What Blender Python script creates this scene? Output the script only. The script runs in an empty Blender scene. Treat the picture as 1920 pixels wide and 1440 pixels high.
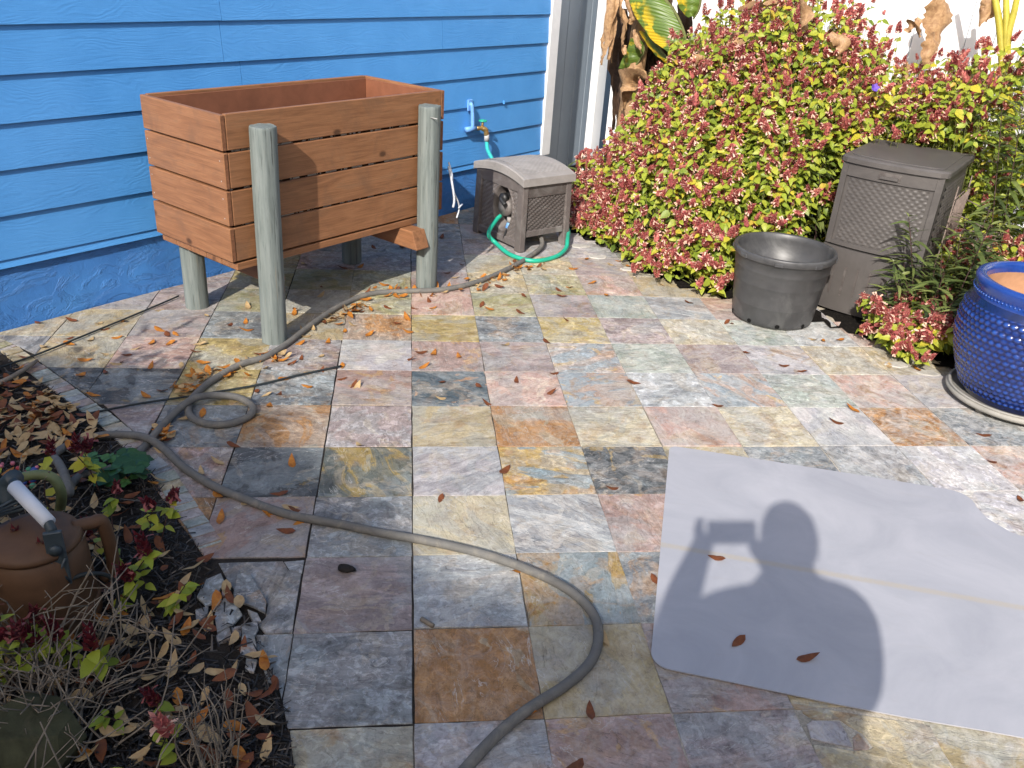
import bpy, bmesh, math, random
import numpy as np
from mathutils import Vector, Matrix, Quaternion

random.seed(7)
RNG = np.random.default_rng(7)
sc = bpy.context.scene
COL = sc.collection
R = math.radians
PI = math.pi

# ------------------------------------------------------------------ camera
CAM = np.array([-0.0228, -1.4100, 1.5970])
FPX = 1611.5                                   # focal length in pixels of the 1920 px wide photograph
YAW, PITCH, ROLL = R(7.88), R(26.85), R(4.01)
_f = np.array([math.sin(YAW) * math.cos(PITCH), math.cos(YAW) * math.cos(PITCH), -math.sin(PITCH)])
_r0 = np.array([math.cos(YAW), -math.sin(YAW), 0.0])
_u0 = np.cross(_r0, _f)
_r = _r0 * math.cos(ROLL) + _u0 * math.sin(ROLL)
_u = _u0 * math.cos(ROLL) - _r0 * math.sin(ROLL)
cd = bpy.data.cameras.new('camera')
cd.sensor_width = 36.0
cd.lens = 36.0 * FPX / 1920.0
cd.clip_start = 0.05
cd.clip_end = 300.0
cam = bpy.data.objects.new('camera', cd)
COL.objects.link(cam)
m = Matrix.Identity(4)
for k in range(3):
    m[k][0] = _r[k]; m[k][1] = _u[k]; m[k][2] = -_f[k]; m[k][3] = CAM[k]
cam.matrix_world = m
sc.camera = cam

# ------------------------------------------------------------------ light
SUN_EL, SUN_AZ = R(34.5), R(24.5)              # the light travels towards +Y, 24.5 degrees turned to +X
SUND = np.array([math.sin(SUN_AZ) * math.cos(SUN_EL), math.cos(SUN_AZ) * math.cos(SUN_EL), -math.sin(SUN_EL)])
world = bpy.data.worlds.new('World')
sc.world = world
world.use_nodes = True
wn = world.node_tree
wn.nodes.clear()
sky = wn.nodes.new('ShaderNodeTexSky')
sky.sky_type = 'NISHITA'
sky.sun_disc = False
sky.sun_elevation = SUN_EL
sky.sun_rotation = SUN_AZ + PI
sky.dust_density = 3.0
sky.ozone_density = 0.7
bg = wn.nodes.new('ShaderNodeBackground')
bg.inputs[1].default_value = 0.15
wo = wn.nodes.new('ShaderNodeOutputWorld')
wn.links.new(sky.outputs[0], bg.inputs[0])
wn.links.new(bg.outputs[0], wo.inputs[0])
sl = bpy.data.lights.new('sun', 'SUN')
sl.energy = 3.9
sl.angle = R(0.55)
sl.color = (1.0, 0.955, 0.89)
so = bpy.data.objects.new('sun', sl)
COL.objects.link(so)
so.rotation_euler = Vector(SUND).to_track_quat('-Z', 'Y').to_euler()
so.location = (-4, -8, 7)
vs = sc.view_settings
vs.view_transform = 'Standard'
vs.look = 'None'
vs.exposure = 0.55
vs.gamma = 1.0

# ------------------------------------------------------------------ frames
WA = R(45.4)                                   # the house wall stands at 45 degrees to the tile grid
A0 = np.array([-1.751, 2.179, 0.0])
Wd = np.array([math.cos(WA), math.sin(WA), 0.0])       # along the wall
No = np.array([math.sin(WA), -math.cos(WA), 0.0])      # out of the wall
T = 0.305                                      # slate tile pitch

def WF(s, t, z=0.0):
    return A0 + Wd * s + No * t + np.array([0, 0, z])

def ST(p):
    d = np.asarray(p, float)[:3] - A0
    return d @ Wd, d @ No

def ray(px, py):
    return _f + _r * (px - 960) / FPX - _u * (py - 720) / FPX

def at(px, py, z=0.0):                         # point of the photograph that lies on the level z
    d = ray(px, py)
    return CAM + d * ((z - CAM[2]) / d[2])

def at_s(px, py, s):                           # point that lies on the upright plane s = const
    d = ray(px, py)
    return CAM + d * (((A0 + Wd * s - CAM) @ Wd) / (d @ Wd))

# ------------------------------------------------------------------ materials
def srgb(h):
    if isinstance(h, str):
        c = [int(h[i:i + 2], 16) / 255 for i in (0, 2, 4)]
        return tuple(x / 12.92 if x <= 0.04045 else ((x + 0.055) / 1.055) ** 2.4 for x in c)
    return h

class Mat:
    def __init__(s, name, rough=0.7, spec=0.35):
        s.m = bpy.data.materials.new(name)
        s.m.use_nodes = True
        s.t = s.m.node_tree
        s.b = s.t.nodes['Principled BSDF']
        s.b.inputs['Roughness'].default_value = rough
        s.b.inputs['Specular IOR Level'].default_value = spec
        s._tc = None
    def n(s, typ, **kw):
        x = s.t.nodes.new(typ)
        for k, v in kw.items(): setattr(x, k, v)
        return x
    def l(s, a, b): s.t.links.new(a, b)
    def put(s, sock, v):
        if isinstance(v, (int, float)): sock.default_value = v
        elif isinstance(v, tuple): sock.default_value = v if len(v) == len(sock.default_value) else (*v, 1.0)
        else: s.l(v, sock)
    def co(s, scale=(1, 1, 1), loc=(0, 0, 0), rot=(0, 0, 0), src='Object'):
        if s._tc is None: s._tc = s.n('ShaderNodeTexCoord')
        mp = s.n('ShaderNodeMapping')
        s.l(s._tc.outputs[src], mp.inputs[0])
        mp.inputs[1].default_value = loc; mp.inputs[2].default_value = rot; mp.inputs[3].default_value = scale
        return mp.outputs[0]
    def noise(s, co, scale=5, detail=4, rough=0.55, dist=0.0, out=0):
        x = s.n('ShaderNodeTexNoise')
        if co is not None: s.l(co, x.inputs['Vector'])
        x.inputs['Scale'].default_value = scale; x.inputs['Detail'].default_value = detail
        x.inputs['Roughness'].default_value = rough; x.inputs['Distortion'].default_value = dist
        return x.outputs[out]
    def ramp(s, v, stops, interp='LINEAR'):
        x = s.n('ShaderNodeValToRGB')
        x.color_ramp.interpolation = interp
        e = x.color_ramp.elements
        while len(e) < len(stops): e.new(0.5)
        for q, (p, c) in zip(e, stops):
            q.position = p
            c = srgb(c) if isinstance(c, str) else c
            q.color = (c, c, c, 1) if isinstance(c, (int, float)) else (*c[:3], 1)
        s.l(v, x.inputs[0])
        return x.outputs[0]
    def mix(s, f, a, b, mode='MIX'):
        x = s.n('ShaderNodeMix', data_type='RGBA', blend_type=mode)
        s.put(x.inputs[0], f)
        s.put(x.inputs[6], srgb(a) if isinstance(a, str) else a)
        s.put(x.inputs[7], srgb(b) if isinstance(b, str) else b)
        return x.outputs[2]
    def math(s, op, a, b=0.0, c=0.0):
        x = s.n('ShaderNodeMath', operation=op)
        s.put(x.inputs[0], a); s.put(x.inputs[1], b); s.put(x.inputs[2], c)
        return x.outputs[0]
    def attr(s, name, typ='OBJECT', out='Color'):
        x = s.n('ShaderNodeAttribute', attribute_type=typ, attribute_name=name)
        return x.outputs[out]
    def col(s, v): s.put(s.b.inputs['Base Color'], srgb(v) if isinstance(v, str) else v); return s
    def rough(s, v): s.put(s.b.inputs['Roughness'], v); return s
    def bump(s, h, strength=0.3, dist=0.01, prev=None):
        x = s.n('ShaderNodeBump')
        x.inputs['Strength'].default_value = strength; x.inputs['Distance'].default_value = dist
        s.l(h, x.inputs['Height'])
        if prev is not None: s.l(prev, x.inputs['Normal'])
        s.l(x.outputs[0], s.b.inputs['Normal'])
        return x.outputs[0]
    def translucent(s, colr, f=0.25):
        tr = s.n('ShaderNodeBsdfTranslucent'); s.put(tr.inputs[0], colr)
        mx = s.n('ShaderNodeMixShader'); mx.inputs[0].default_value = f
        s.l(s.b.outputs[0], mx.inputs[1]); s.l(tr.outputs[0], mx.inputs[2])
        s.l(mx.outputs[0], s.t.nodes['Material Output'].inputs[0])

M = {}
def plain(name, c, rough=0.6, spec=0.35, var=0.25, scale=14, bump=0.12, dirt=None):
    k = Mat(name, rough, spec)
    c = srgb(c)
    co = k.co()
    n = k.noise(co, scale, 6, 0.65, 0.4)
    cc = k.mix(k.ramp(n, [(0.3, 0.0), (0.7, 1.0)]), tuple(x * (1 - var) for x in c), tuple(min(1, x * (1 + var)) for x in c))
    if dirt:
        dn = k.noise(co, scale * 0.45, 7, 0.7, 1.0)
        cc = k.mix(k.ramp(dn, [(0.5, 0.0), (0.68, 1.0)]), cc, srgb(dirt))
    k.col(cc)
    k.bump(k.noise(co, scale * 9, 5, 0.7), bump, 0.002)
    M[name] = k.m
    return k

# slate: each tile object carries its own three stone colours and a seed
k = Mat('slate', 0.62, 0.3)
sd = k.attr('seed', out='Vector')
va = k.n('ShaderNodeVectorMath', operation='ADD')
tc = k.n('ShaderNodeTexCoord'); k._tc = tc
k.l(tc.outputs['Object'], va.inputs[0]); k.l(sd, va.inputs[1])
ro = k.n('ShaderNodeVectorRotate', rotation_type='Z_AXIS')
k.l(va.outputs[0], ro.inputs['Vector']); k.l(k.attr('turn', out='Fac'), ro.inputs['Angle'])
P = ro.outputs[0]
st_ = k.n('ShaderNodeMapping'); k.l(P, st_.inputs[0]); st_.inputs[3].default_value = (1.0, 2.6, 1.0)
PS = st_.outputs[0]
ms_ = k.n('ShaderNodeMapping'); k.l(P, ms_.inputs[0]); ms_.inputs[1].default_value = (13.1, 7.7, 3.3); mapping_shift = ms_.outputs[0]
c1, c2, c3 = k.attr('stone_a'), k.attr('stone_b'), k.attr('stone_c')
lay = k.noise(PS, 4.2, 8, 0.55, 0.9)                       # cleavage layers
cc = k.mix(k.ramp(lay, [(0.44, 0.0), (0.495, 0.18), (0.507, 0.8), (0.60, 1.0)]), c1, c2)
pat = k.noise(P, 5.5, 7, 0.6, 1.3)
cc = k.mix(k.ramp(pat, [(0.575, 0.0), (0.588, 0.7), (0.70, 0.9)]), cc, c3)
ru = k.noise(P, 7.0, 7, 0.65, 1.1)
cc = k.mix(k.math('MULTIPLY', k.ramp(ru, [(0.53, 0.0), (0.565, 0.45), (0.66, 0.75)]), k.attr('rust', out='Fac')), cc, (0.300, 0.180, 0.090))
gy = k.noise(mapping_shift, 3.6, 7, 0.6, 0.8)
cc = k.mix(k.ramp(gy, [(0.50, 0.0), (0.515, 0.30), (0.65, 0.55)]), cc, (0.285, 0.315, 0.315))
pk = k.noise(mapping_shift, 9.0, 6, 0.65, 0.9)
cc = k.mix(k.ramp(pk, [(0.57, 0.0), (0.585, 0.30), (0.7, 0.45)]), cc, (0.40, 0.335, 0.25))
cc = k.mix(1.0, cc, k.ramp(k.noise(P, 11, 5, 0.6), [(0.28, (0.74, 0.72, 0.72)), (0.5, (1.0, 1.0, 1.0)), (0.72, (1.15, 1.16, 1.16))]), 'MULTIPLY')
mot = k.noise(P, 70, 8, 0.72, 0.8)                          # mottling
cc = k.mix(1.0, cc, k.ramp(mot, [(0.28, (0.52, 0.50, 0.49)), (0.46, (0.93, 0.93, 0.93)), (0.6, (1.06, 1.06, 1.05)), (0.8, (1.32, 1.32, 1.32))]), 'MULTIPLY')
cr = k.noise(P, 32, 6, 0.62, 1.0)                           # crusty flecks
cc = k.mix(k.math('MULTIPLY', k.ramp(cr, [(0.53, 0.0), (0.58, 1.0)]), k.attr('crust', out='Fac')), cc, k.mix(1.0, cc, (1.55, 1.58, 1.62), 'MULTIPLY'))
cc = k.mix(k.math('MULTIPLY', k.ramp(cr, [(0.36, 1.0), (0.42, 0.0)]), k.attr('crust', out='Fac')), cc, k.mix(1.0, cc, (0.62, 0.60, 0.58), 'MULTIPLY'))
strk = k.n('ShaderNodeMapping'); k.l(P, strk.inputs[0]); strk.inputs[3].default_value = (1.0, 4.5, 1.0)
sn = k.noise(strk.outputs[0], 20, 7, 0.7, 0.6)
cc = k.mix(k.attr('streak', out='Fac'), cc, k.mix(1.0, cc, k.ramp(sn, [(0.3, 0.66), (0.52, 1.0), (0.75, 1.30)]), 'MULTIPLY'))
# thin edges where one layer breaks off over the next
edge = k.math('ABSOLUTE', k.math('SUBTRACT', k.math('FRACT', k.math('MULTIPLY', lay, 8.0)), 0.5))
em = k.ramp(edge, [(0.0, 1.0), (0.05, 0.0)])
emask = k.math('MULTIPLY', em, k.ramp(k.noise(P, 5, 3), [(0.45, 0.0), (0.53, 0.8)]))
cc = k.mix(emask, cc, k.mix(k.ramp(k.noise(P, 9, 2), [(0.48, 0.0), (0.53, 1.0)]), k.mix(1.0, cc, (0.42, 0.38, 0.36), 'MULTIPLY'), (0.52, 0.49, 0.45)))
# lime bloom; its growth to the right paints in sun glare
bl = k.noise(P, 15, 9, 0.78, 1.4)
cc = k.mix(k.math('MULTIPLY', k.ramp(bl, [(0.44, 0.0), (0.66, 0.9)]), k.attr('bloom', out='Fac')), cc, (0.60, 0.58, 0.55))
k.col(cc)
k.rough(k.ramp(mot, [(0.3, 0.5), (0.7, 0.78)]))
b1 = k.bump(k.ramp(lay, [(0.30, 0.0), (0.40, 0.12), (0.41, 0.3), (0.48, 0.34), (0.49, 0.55), (0.56, 0.6), (0.57, 0.82), (0.7, 1.0)]), 0.8, 0.005)
k.bump(mot, 0.65, 0.003, k.bump(sn, 0.14, 0.0025, b1))
M['slate'] = k.m

# joints: dark humus to the left, pale sand to the right (object coordinates of the bed = world)
k = Mat('joint_filling', 0.95, 0.1)
co = k.co()
sx = k.n('ShaderNodeSeparateXYZ'); k.l(co, sx.inputs[0])
g = k.math('ADD', k.math('MULTIPLY', sx.outputs[0], 0.55), k.math('MULTIPLY', k.math('SUBTRACT', k.noise(co, 2.5, 3), 0.5), 1.3))
cc = k.mix(k.ramp(g, [(-0.0, 0.0), (0.22, 0.35), (0.5, 1.0)]), (0.035, 0.030, 0.026), (0.47, 0.42, 0.34))
cc = k.mix(1.0, cc, k.ramp(k.noise(co, 160, 4, 0.7), [(0.3, 0.6), (0.7, 1.3)]), 'MULTIPLY')
k.col(cc)
k.bump(k.noise(co, 190, 4), 0.6, 0.003)
M['joint_filling'] = k.m

# embossed, painted lap siding
k = Mat('blue_siding_paint', 0.42, 0.45)
co = k.co((1, 1, 1))
warp = k.noise(k.co((0.9, 1, 3.2)), 2.2, 3, 0.5, 0.6)
zz = k.n('ShaderNodeSeparateXYZ'); k.l(co, zz.inputs[0])
ring = k.math('SINE', k.math('ADD', k.math('MULTIPLY', zz.outputs[2], 260.0), k.math('MULTIPLY', warp, 95.0)))
rm = k.noise(k.co((1.2, 1, 6)), 3.1, 3)
grain = k.math('MULTIPLY', ring, k.ramp(rm, [(0.40, 0.1), (0.62, 1.0)]))
fine = k.noise(k.co((1, 1, 30)), 9, 6, 0.7)
blot = k.noise(co, 3.2, 5, 0.6)
base = k.mix(k.ramp(blot, [(0.3, 0.0), (0.7, 1.0)]), (0.070, 0.275, 0.63), (0.092, 0.325, 0.71))
chalk = k.noise(co, 38, 6, 0.75)
k.col(k.mix(k.ramp(chalk, [(0.66, 0.0), (0.8, 0.35)]), base, (0.16, 0.36, 0.74)))
k.rough(k.ramp(fine, [(0.3, 0.36), (0.7, 0.55)]))
b1 = k.bump(grain, 0.11, 0.0030)
k.bump(fine, 0.30, 0.0032, b1)
M['blue_siding_paint'] = k.m

k = Mat('blue_foundation_paint', 0.5, 0.4)
co = k.co()
rn = k.noise(co, 22, 9, 0.72, 0.6)
blob = k.noise(k.co((1, 1, 1.6)), 6, 7, 0.7, 1.4)
cc = k.mix(k.ramp(k.noise(co, 5, 5), [(0.3, 0.0), (0.7, 1.0)]), (0.045, 0.17, 0.47), (0.065, 0.24, 0.60))
k.col(k.mix(k.ramp(k.noise(co, 30, 6, 0.75), [(0.64, 0.0), (0.78, 0.7)]), cc, (0.03, 0.10, 0.28)))
b1 = k.bump(k.ramp(blob, [(0.47, 0.0), (0.56, 1.0)]), 0.55, 0.009)
k.bump(rn, 0.6, 0.005, b1)
M['blue_foundation_paint'] = k.m

k = Mat('stained_wood', 0.5, 0.3)
co = k.co()
sd = k.attr('seed', out='Vector')
ro2 = k.n('ShaderNodeVectorRotate', rotation_type='Z_AXIS'); k.l(co, ro2.inputs['Vector']); k.l(k.attr('turn', out='Fac'), ro2.inputs['Angle'])
va = k.n('ShaderNodeVectorMath', operation='ADD'); k.l(ro2.outputs[0], va.inputs[0]); k.l(sd, va.inputs[1])
def mapv(k, v, sc_):
    x = k.n('ShaderNodeMapping'); k.l(v, x.inputs[0]); x.inputs[3].default_value = sc_; return x.outputs[0]
g1 = k.noise(mapv(k, va.outputs[0], (1, 9, 9)), 3.0, 6, 0.6, 1.6)
g2 = k.noise(mapv(k, va.outputs[0], (1.5, 60, 60)), 4.0, 5, 0.65)
cc = k.ramp(g1, [(0.25, (0.185, 0.085, 0.040)), (0.45, (0.245, 0.112, 0.052)), (0.6, (0.285, 0.134, 0.063)), (0.78, (0.225, 0.120, 0.064))])
cc = k.mix(1.0, cc, k.ramp(g2, [(0.3, 0.74), (0.5, 1.0), (0.75, 1.16)]), 'MULTIPLY')
wr = k.noise(va.outputs[0], 5.0, 7, 0.7, 0.8)
cc = k.mix(k.ramp(wr, [(0.52, 0.0), (0.68, 0.55)]), cc, (0.165, 0.088, 0.050))
kn = k.n('ShaderNodeTexVoronoi'); k.l(mapv(k, va.outputs[0], (1, 1.6, 1.6)), kn.inputs['Vector']); kn.inputs['Scale'].default_value = 4.2
cc = k.mix(k.ramp(kn.outputs['Distance'], [(0.055, 0.85), (0.12, 0.0)]), cc, (0.055, 0.026, 0.014))
k.col(cc)
b1 = k.bump(g2, 0.35, 0.0025)
k.bump(g1, 0.25, 0.004, b1)
M['stained_wood'] = k.m

plain('end_grain', (0.20, 0.088, 0.045), 0.7, 0.2, 0.35, 60, 0.4)
plain('inner_brown_paint', (0.20, 0.078, 0.042), 0.5, 0.35, 0.18, 9, 0.15, dirt=None)

k = Mat('grey_green_post', 0.75, 0.2)
co = k.co()
v1 = k.noise(k.co((14, 14, 1.0)), 3.4, 6, 0.65, 0.5)
v2 = k.noise(k.co((55, 55, 1.6)), 3.0, 5, 0.7)
cc = k.ramp(v1, [(0.28, (0.105, 0.122, 0.115)), (0.5, (0.165, 0.190, 0.180)), (0.72, (0.22, 0.243, 0.232))])
cc = k.mix(k.ramp(v2, [(0.60, 0.0), (0.72, 0.6)]), cc, (0.24, 0.19, 0.115))
cc = k.mix(k.ramp(v2, [(0.34, 0.9), (0.42, 0.0)]), cc, (0.055, 0.06, 0.056))
kn = k.n('ShaderNodeTexVoronoi'); k.l(k.co((1, 1, 0.7)), kn.inputs['Vector']); kn.inputs['Scale'].default_value = 6.5
cc = k.mix(k.ramp(kn.outputs['Distance'], [(0.06, 0.75), (0.13, 0.0)]), cc, (0.17, 0.11, 0.06))
k.col(cc)
b1 = k.bump(v2, 0.5, 0.004)
M['grey_green_post'] = k.m

plain('white_vinyl', (0.80, 0.81, 0.82), 0.4, 0.45, 0.04, 6, 0.03)
plain('shaded_vinyl', (0.27, 0.315, 0.36), 0.5, 0.4, 0.05, 6, 0.03)  # gate panel: its shade is put into this grey
plain('white_paint', (0.78, 0.79, 0.80), 0.5, 0.4, 0.06, 9, 0.2)
plain('taupe_resin', (0.128, 0.110, 0.103), 0.5, 0.4, 0.16, 12, 0.15, dirt=(0.21, 0.195, 0.185))
plain('taupe_resin_dark', (0.085, 0.073, 0.068), 0.5, 0.4, 0.18, 16, 0.15, dirt=(0.15, 0.138, 0.13))
plain('faded_resin', (0.285, 0.265, 0.25), 0.65, 0.3, 0.14, 10, 0.2, dirt=(0.20, 0.185, 0.175))
plain('cabinet_resin', (0.084, 0.076, 0.072), 0.48, 0.40, 0.12, 7, 0.10, dirt=(0.112, 0.102, 0.096))
plain('black_plastic', (0.018, 0.018, 0.019), 0.45, 0.45, 0.3, 12, 0.1, dirt=(0.05, 0.05, 0.05))
plain('nursery_plastic', (0.055, 0.055, 0.057), 0.42, 0.5, 0.25, 9, 0.12, dirt=(0.105, 0.105, 0.104))
plain('black_hole', (0.008, 0.008, 0.008), 0.9, 0.1, 0.2)
plain('teal_hose_rubber', (0.018, 0.36, 0.235), 0.38, 0.5, 0.08, 20, 0.05)
plain('aqua_hose_rubber', (0.05, 0.52, 0.50), 0.38, 0.5, 0.08, 20, 0.05)
plain('grey_hose_rubber', (0.135, 0.130, 0.120), 0.7, 0.25, 0.14, 26, 0.25, dirt=(0.21, 0.19, 0.16))
plain('brass', (0.50, 0.32, 0.12), 0.35, 0.5, 0.2, 40, 0.1)
M['brass'].node_tree.nodes['Principled BSDF'].inputs['Metallic'].default_value = 0.75
plain('pipe_blue', (0.16, 0.36, 0.72), 0.45, 0.4, 0.1, 20)
plain('galvanised', (0.42, 0.42, 0.41), 0.4, 0.5, 0.2, 40)
plain('cord_dark', (0.022, 0.028, 0.030), 0.6, 0.3, 0.3, 30)
plain('white_cord_plastic', (0.55, 0.58, 0.62), 0.5, 0.4, 0.05)
plain('terracotta', (0.42, 0.24, 0.14), 0.85, 0.15, 0.15, 18, 0.3)
plain('saucer_grey', (0.30, 0.285, 0.255), 0.65, 0.3, 0.2, 12, 0.2)
plain('stone_grey_light', (0.43, 0.41, 0.37), 0.9, 0.2, 0.2, 20, 0.4)
plain('tan_plastic', (0.110, 0.058, 0.031), 0.6, 0.3, 0.25, 9, 0.1, dirt=(0.065, 0.042, 0.028))
plain('slate_blue_plastic', (0.040, 0.055, 0.065), 0.5, 0.4, 0.2, 12)
plain('olive_hose', (0.135, 0.16, 0.075), 0.55, 0.3, 0.15, 12)
plain('white_grip', (0.62, 0.64, 0.68), 0.5, 0.4, 0.05)
plain('bark_black', (0.018, 0.015, 0.013), 0.85, 0.3, 0.5, 40, 0.6)
plain('dry_stem', (0.215, 0.18, 0.14), 0.85, 0.15, 0.4, 20, 0.2)
plain('green_stem', (0.12, 0.13, 0.045), 0.7, 0.2, 0.3, 20)
plain('yellow_stalk', (0.42, 0.36, 0.05), 0.45, 0.35, 0.25, 10)
plain('purple_stem', (0.085, 0.05, 0.045), 0.7, 0.2, 0.3, 20)
plain('mossy_rock', (0.055, 0.055, 0.030), 0.9, 0.15, 0.4, 12, 0.6, dirt=(0.095, 0.08, 0.05))
plain('rusty_wire', (0.17, 0.13, 0.11), 0.7, 0.4, 0.3, 40)
plain('phone_black', (0.02, 0.02, 0.022), 0.2, 0.5, 0.1)
plain('tree_bark', (0.10, 0.075, 0.055), 0.9, 0.1, 0.4, 10, 0.8)
for nm, c in (('bead_red', (0.45, 0.05, 0.05)), ('bead_blue', (0.05, 0.08, 0.30)), ('bead_green', (0.06, 0.25, 0.14)), ('bead_pink', (0.55, 0.16, 0.20))):
    plain(nm, c, 0.3, 0.5, 0.1)

# soil
k = Mat('dark_mulch_soil', 0.95, 0.15)
co = k.co()
cc = k.ramp(k.noise(co, 60, 8, 0.75), [(0.3, (0.004, 0.0035, 0.003)), (0.55, (0.016, 0.013, 0.011)), (0.75, (0.05, 0.042, 0.034))])
k.col(cc); k.bump(k.noise(co, 55, 8, 0.8), 1.0, 0.02)
M['dark_mulch_soil'] = k.m
k = Mat('mulch_chip', 0.5, 0.5)
at_ = k.attr('v', 'GEOMETRY', 'Fac')
k.col(k.ramp(at_, [(0.0, (0.008, 0.007, 0.007)), (0.6, (0.024, 0.020, 0.018)), (0.88, (0.06, 0.052, 0.045)), (1.0, (0.17, 0.14, 0.11))]))
M['mulch_chip'] = k.m

# foliage: one float attribute per leaf picks its colour
def leafmat(name, stops, rough=0.45, tr=0.22, spec=0.35, veins=True):
    k = Mat(name, rough, spec)
    v = k.attr('v', 'GEOMETRY', 'Fac')
    cc = k.ramp(v, stops)
    cc = k.mix(1.0, cc, k.ramp(k.noise(k.co(src='Object'), 70, 4, 0.6), [(0.3, 0.75), (0.7, 1.22)]), 'MULTIPLY')
    k.col(cc)
    k.translucent(cc, tr)
    M[name] = k.m
leafmat('shrub_leaf', [(0.0, (0.045, 0.085, 0.014)), (0.22, (0.13, 0.195, 0.024)), (0.5, (0.27, 0.335, 0.036)), (0.78, (0.38, 0.40, 0.042)), (0.93, (0.50, 0.43, 0.04)), (1.0, (0.48, 0.32, 0.06))], 0.45, 0.26)
leafmat('shrub_bract', [(0.0, (0.24, 0.055, 0.060)), (0.25, (0.44, 0.115, 0.115)), (0.5, (0.62, 0.200, 0.175)), (0.75, (0.74, 0.34, 0.26)), (0.88, (0.72, 0.44, 0.28)), (1.0, (0.85, 0.58, 0.46))], 0.5, 0.3)
leafmat('shaded_bract', [(0.0, (0.05, 0.008, 0.012)), (0.4, (0.14, 0.018, 0.026)), (0.75, (0.22, 0.035, 0.04)), (1.0, (0.32, 0.10, 0.09))], 0.5, 0.2)  # darker copy of shrub_bract, the bed's shade put into its colour
leafmat('narrow_leaf', [(0.0, (0.032, 0.048, 0.018)), (0.5, (0.10, 0.135, 0.036)), (1.0, (0.22, 0.25, 0.075))], 0.4, 0.18)
leafmat('clover_leaf', [(0.0, (0.022, 0.070, 0.024)), (0.5, (0.050, 0.135, 0.040)), (1.0, (0.12, 0.24, 0.045))], 0.5, 0.15)
leafmat('canopy_leaf', [(0.0, (0.03, 0.06, 0.015)), (1.0, (0.09, 0.12, 0.03))], 0.5, 0.12)
leafmat('petunia_petal', [(0.0, (0.12, 0.06, 0.42)), (1.0, (0.22, 0.12, 0.6))], 0.6, 0.3)
for nm, a, b in (('fallen_leaf_orange', (0.50, 0.205, 0.030), (0.33, 0.105, 0.018)), ('fallen_leaf_brown', (0.21, 0.068, 0.022), (0.115, 0.036, 0.015)), ('fallen_leaf_tan', (0.50, 0.36, 0.185), (0.38, 0.25, 0.12)), ('dry_banana_leaf', (0.46, 0.29, 0.15), (0.27, 0.15, 0.075)), ('shaded_banana_leaf', (0.075, 0.042, 0.024), (0.03, 0.018, 0.012))):  # last entry: dry banana leaf with shade put into its colour
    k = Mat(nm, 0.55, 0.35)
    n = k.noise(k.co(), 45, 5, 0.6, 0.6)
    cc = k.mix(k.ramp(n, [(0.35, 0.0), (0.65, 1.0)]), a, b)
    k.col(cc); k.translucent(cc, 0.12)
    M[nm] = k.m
# banana blade: uv-like coordinates in attributes (a along, b across 0 rib .. 1 margin)
k = Mat('banana_blade', 0.38, 0.4)
aa, bb = k.attr('a', 'GEOMETRY', 'Fac'), k.attr('b', 'GEOMETRY', 'Fac')
vein = k.math('SINE', k.math('MULTIPLY', k.math('ADD', aa, k.math('MULTIPLY', bb, 0.12)), 150.0))
cc = k.mix(k.ramp(k.noise(k.co(), 5, 4), [(0.35, 0.0), (0.65, 1.0)]), (0.075, 0.135, 0.020), (0.13, 0.20, 0.030))
ym = k.math('MULTIPLY', k.ramp(bb, [(0.55, 0.0), (0.8, 1.0)]), k.ramp(k.noise(k.co(), 9, 4), [(0.47, 0.0), (0.54, 1.0)]))
cc = k.mix(ym, cc, (0.62, 0.42, 0.02))
cc = k.mix(1.0, cc, k.ramp(vein, [(0.0, 0.86), (1.0, 1.08)]), 'MULTIPLY')
k.col(cc); k.bump(vein, 0.25, 0.004); k.translucent(cc, 0.2)
M['banana_blade'] = k.m

# translucent plastic mat, with one dusty crease across it
k = Mat('vinyl_mat', 0.42, 0.35)
co = k.co()
sx = k.n('ShaderNodeSeparateXYZ'); k.l(co, sx.inputs[0])
cc = k.mix(k.ramp(k.noise(co, 3.5, 6, 0.65, 0.8), [(0.3, 0.0), (0.7, 1.0)]), (0.325, 0.328, 0.358), (0.415, 0.412, 0.438))
cc = k.mix(k.ramp(k.noise(k.co((1, 7, 1), rot=(0, 0, 0.5)), 5, 7, 0.7, 0.8), [(0.58, 0.0), (0.75, 0.35)]), cc, (0.34, 0.32, 0.31))
dl = k.math('ABSOLUTE', k.math('ADD', k.math('SUBTRACT', sx.outputs[1], 0.515), k.math('MULTIPLY', k.math('SUBTRACT', k.noise(co, 40, 4), 0.5), 0.006)))
band = k.ramp(dl, [(0.006, 1.0), (0.016, 0.0)])
dust = k.noise(co, 220, 3, 0.7)
cc = k.mix(k.math('MULTIPLY', band, k.ramp(dust, [(0.3, 0.35), (0.6, 0.9)])), cc, (0.40, 0.355, 0.29))
spk = k.noise(co, 85, 5, 0.8)
cc = k.mix(k.ramp(spk, [(0.70, 0.0), (0.76, 0.6)]), cc, (0.66, 0.64, 0.62))
k.col(cc)
k.bump(k.noise(co, 4, 4), 0.15, 0.02)
M['vinyl_mat'] = k.m

# blue glaze, lighter on the raised knobs than between them
k = Mat('blue_glaze', 0.13, 0.6)
co = k.co()
h = k.attr('v', 'GEOMETRY', 'Fac')
gl = k.noise(co, 16, 7, 0.7, 0.8)
cc = k.ramp(k.math('ADD', k.math('MULTIPLY', h, 0.75), k.math('MULTIPLY', gl, 0.4)), [(0.22, (0.006, 0.009, 0.030)), (0.42, (0.008, 0.022, 0.13)), (0.70, (0.016, 0.060, 0.29)), (1.0, (0.07, 0.20, 0.52))])
k.col(cc); k.rough(k.ramp(gl, [(0.3, 0.10), (0.7, 0.26)]))
k.b.inputs['Coat Weight'].default_value = 0.3
k.bump(gl, 0.15, 0.004)
M['blue_glaze'] = k.m

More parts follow.
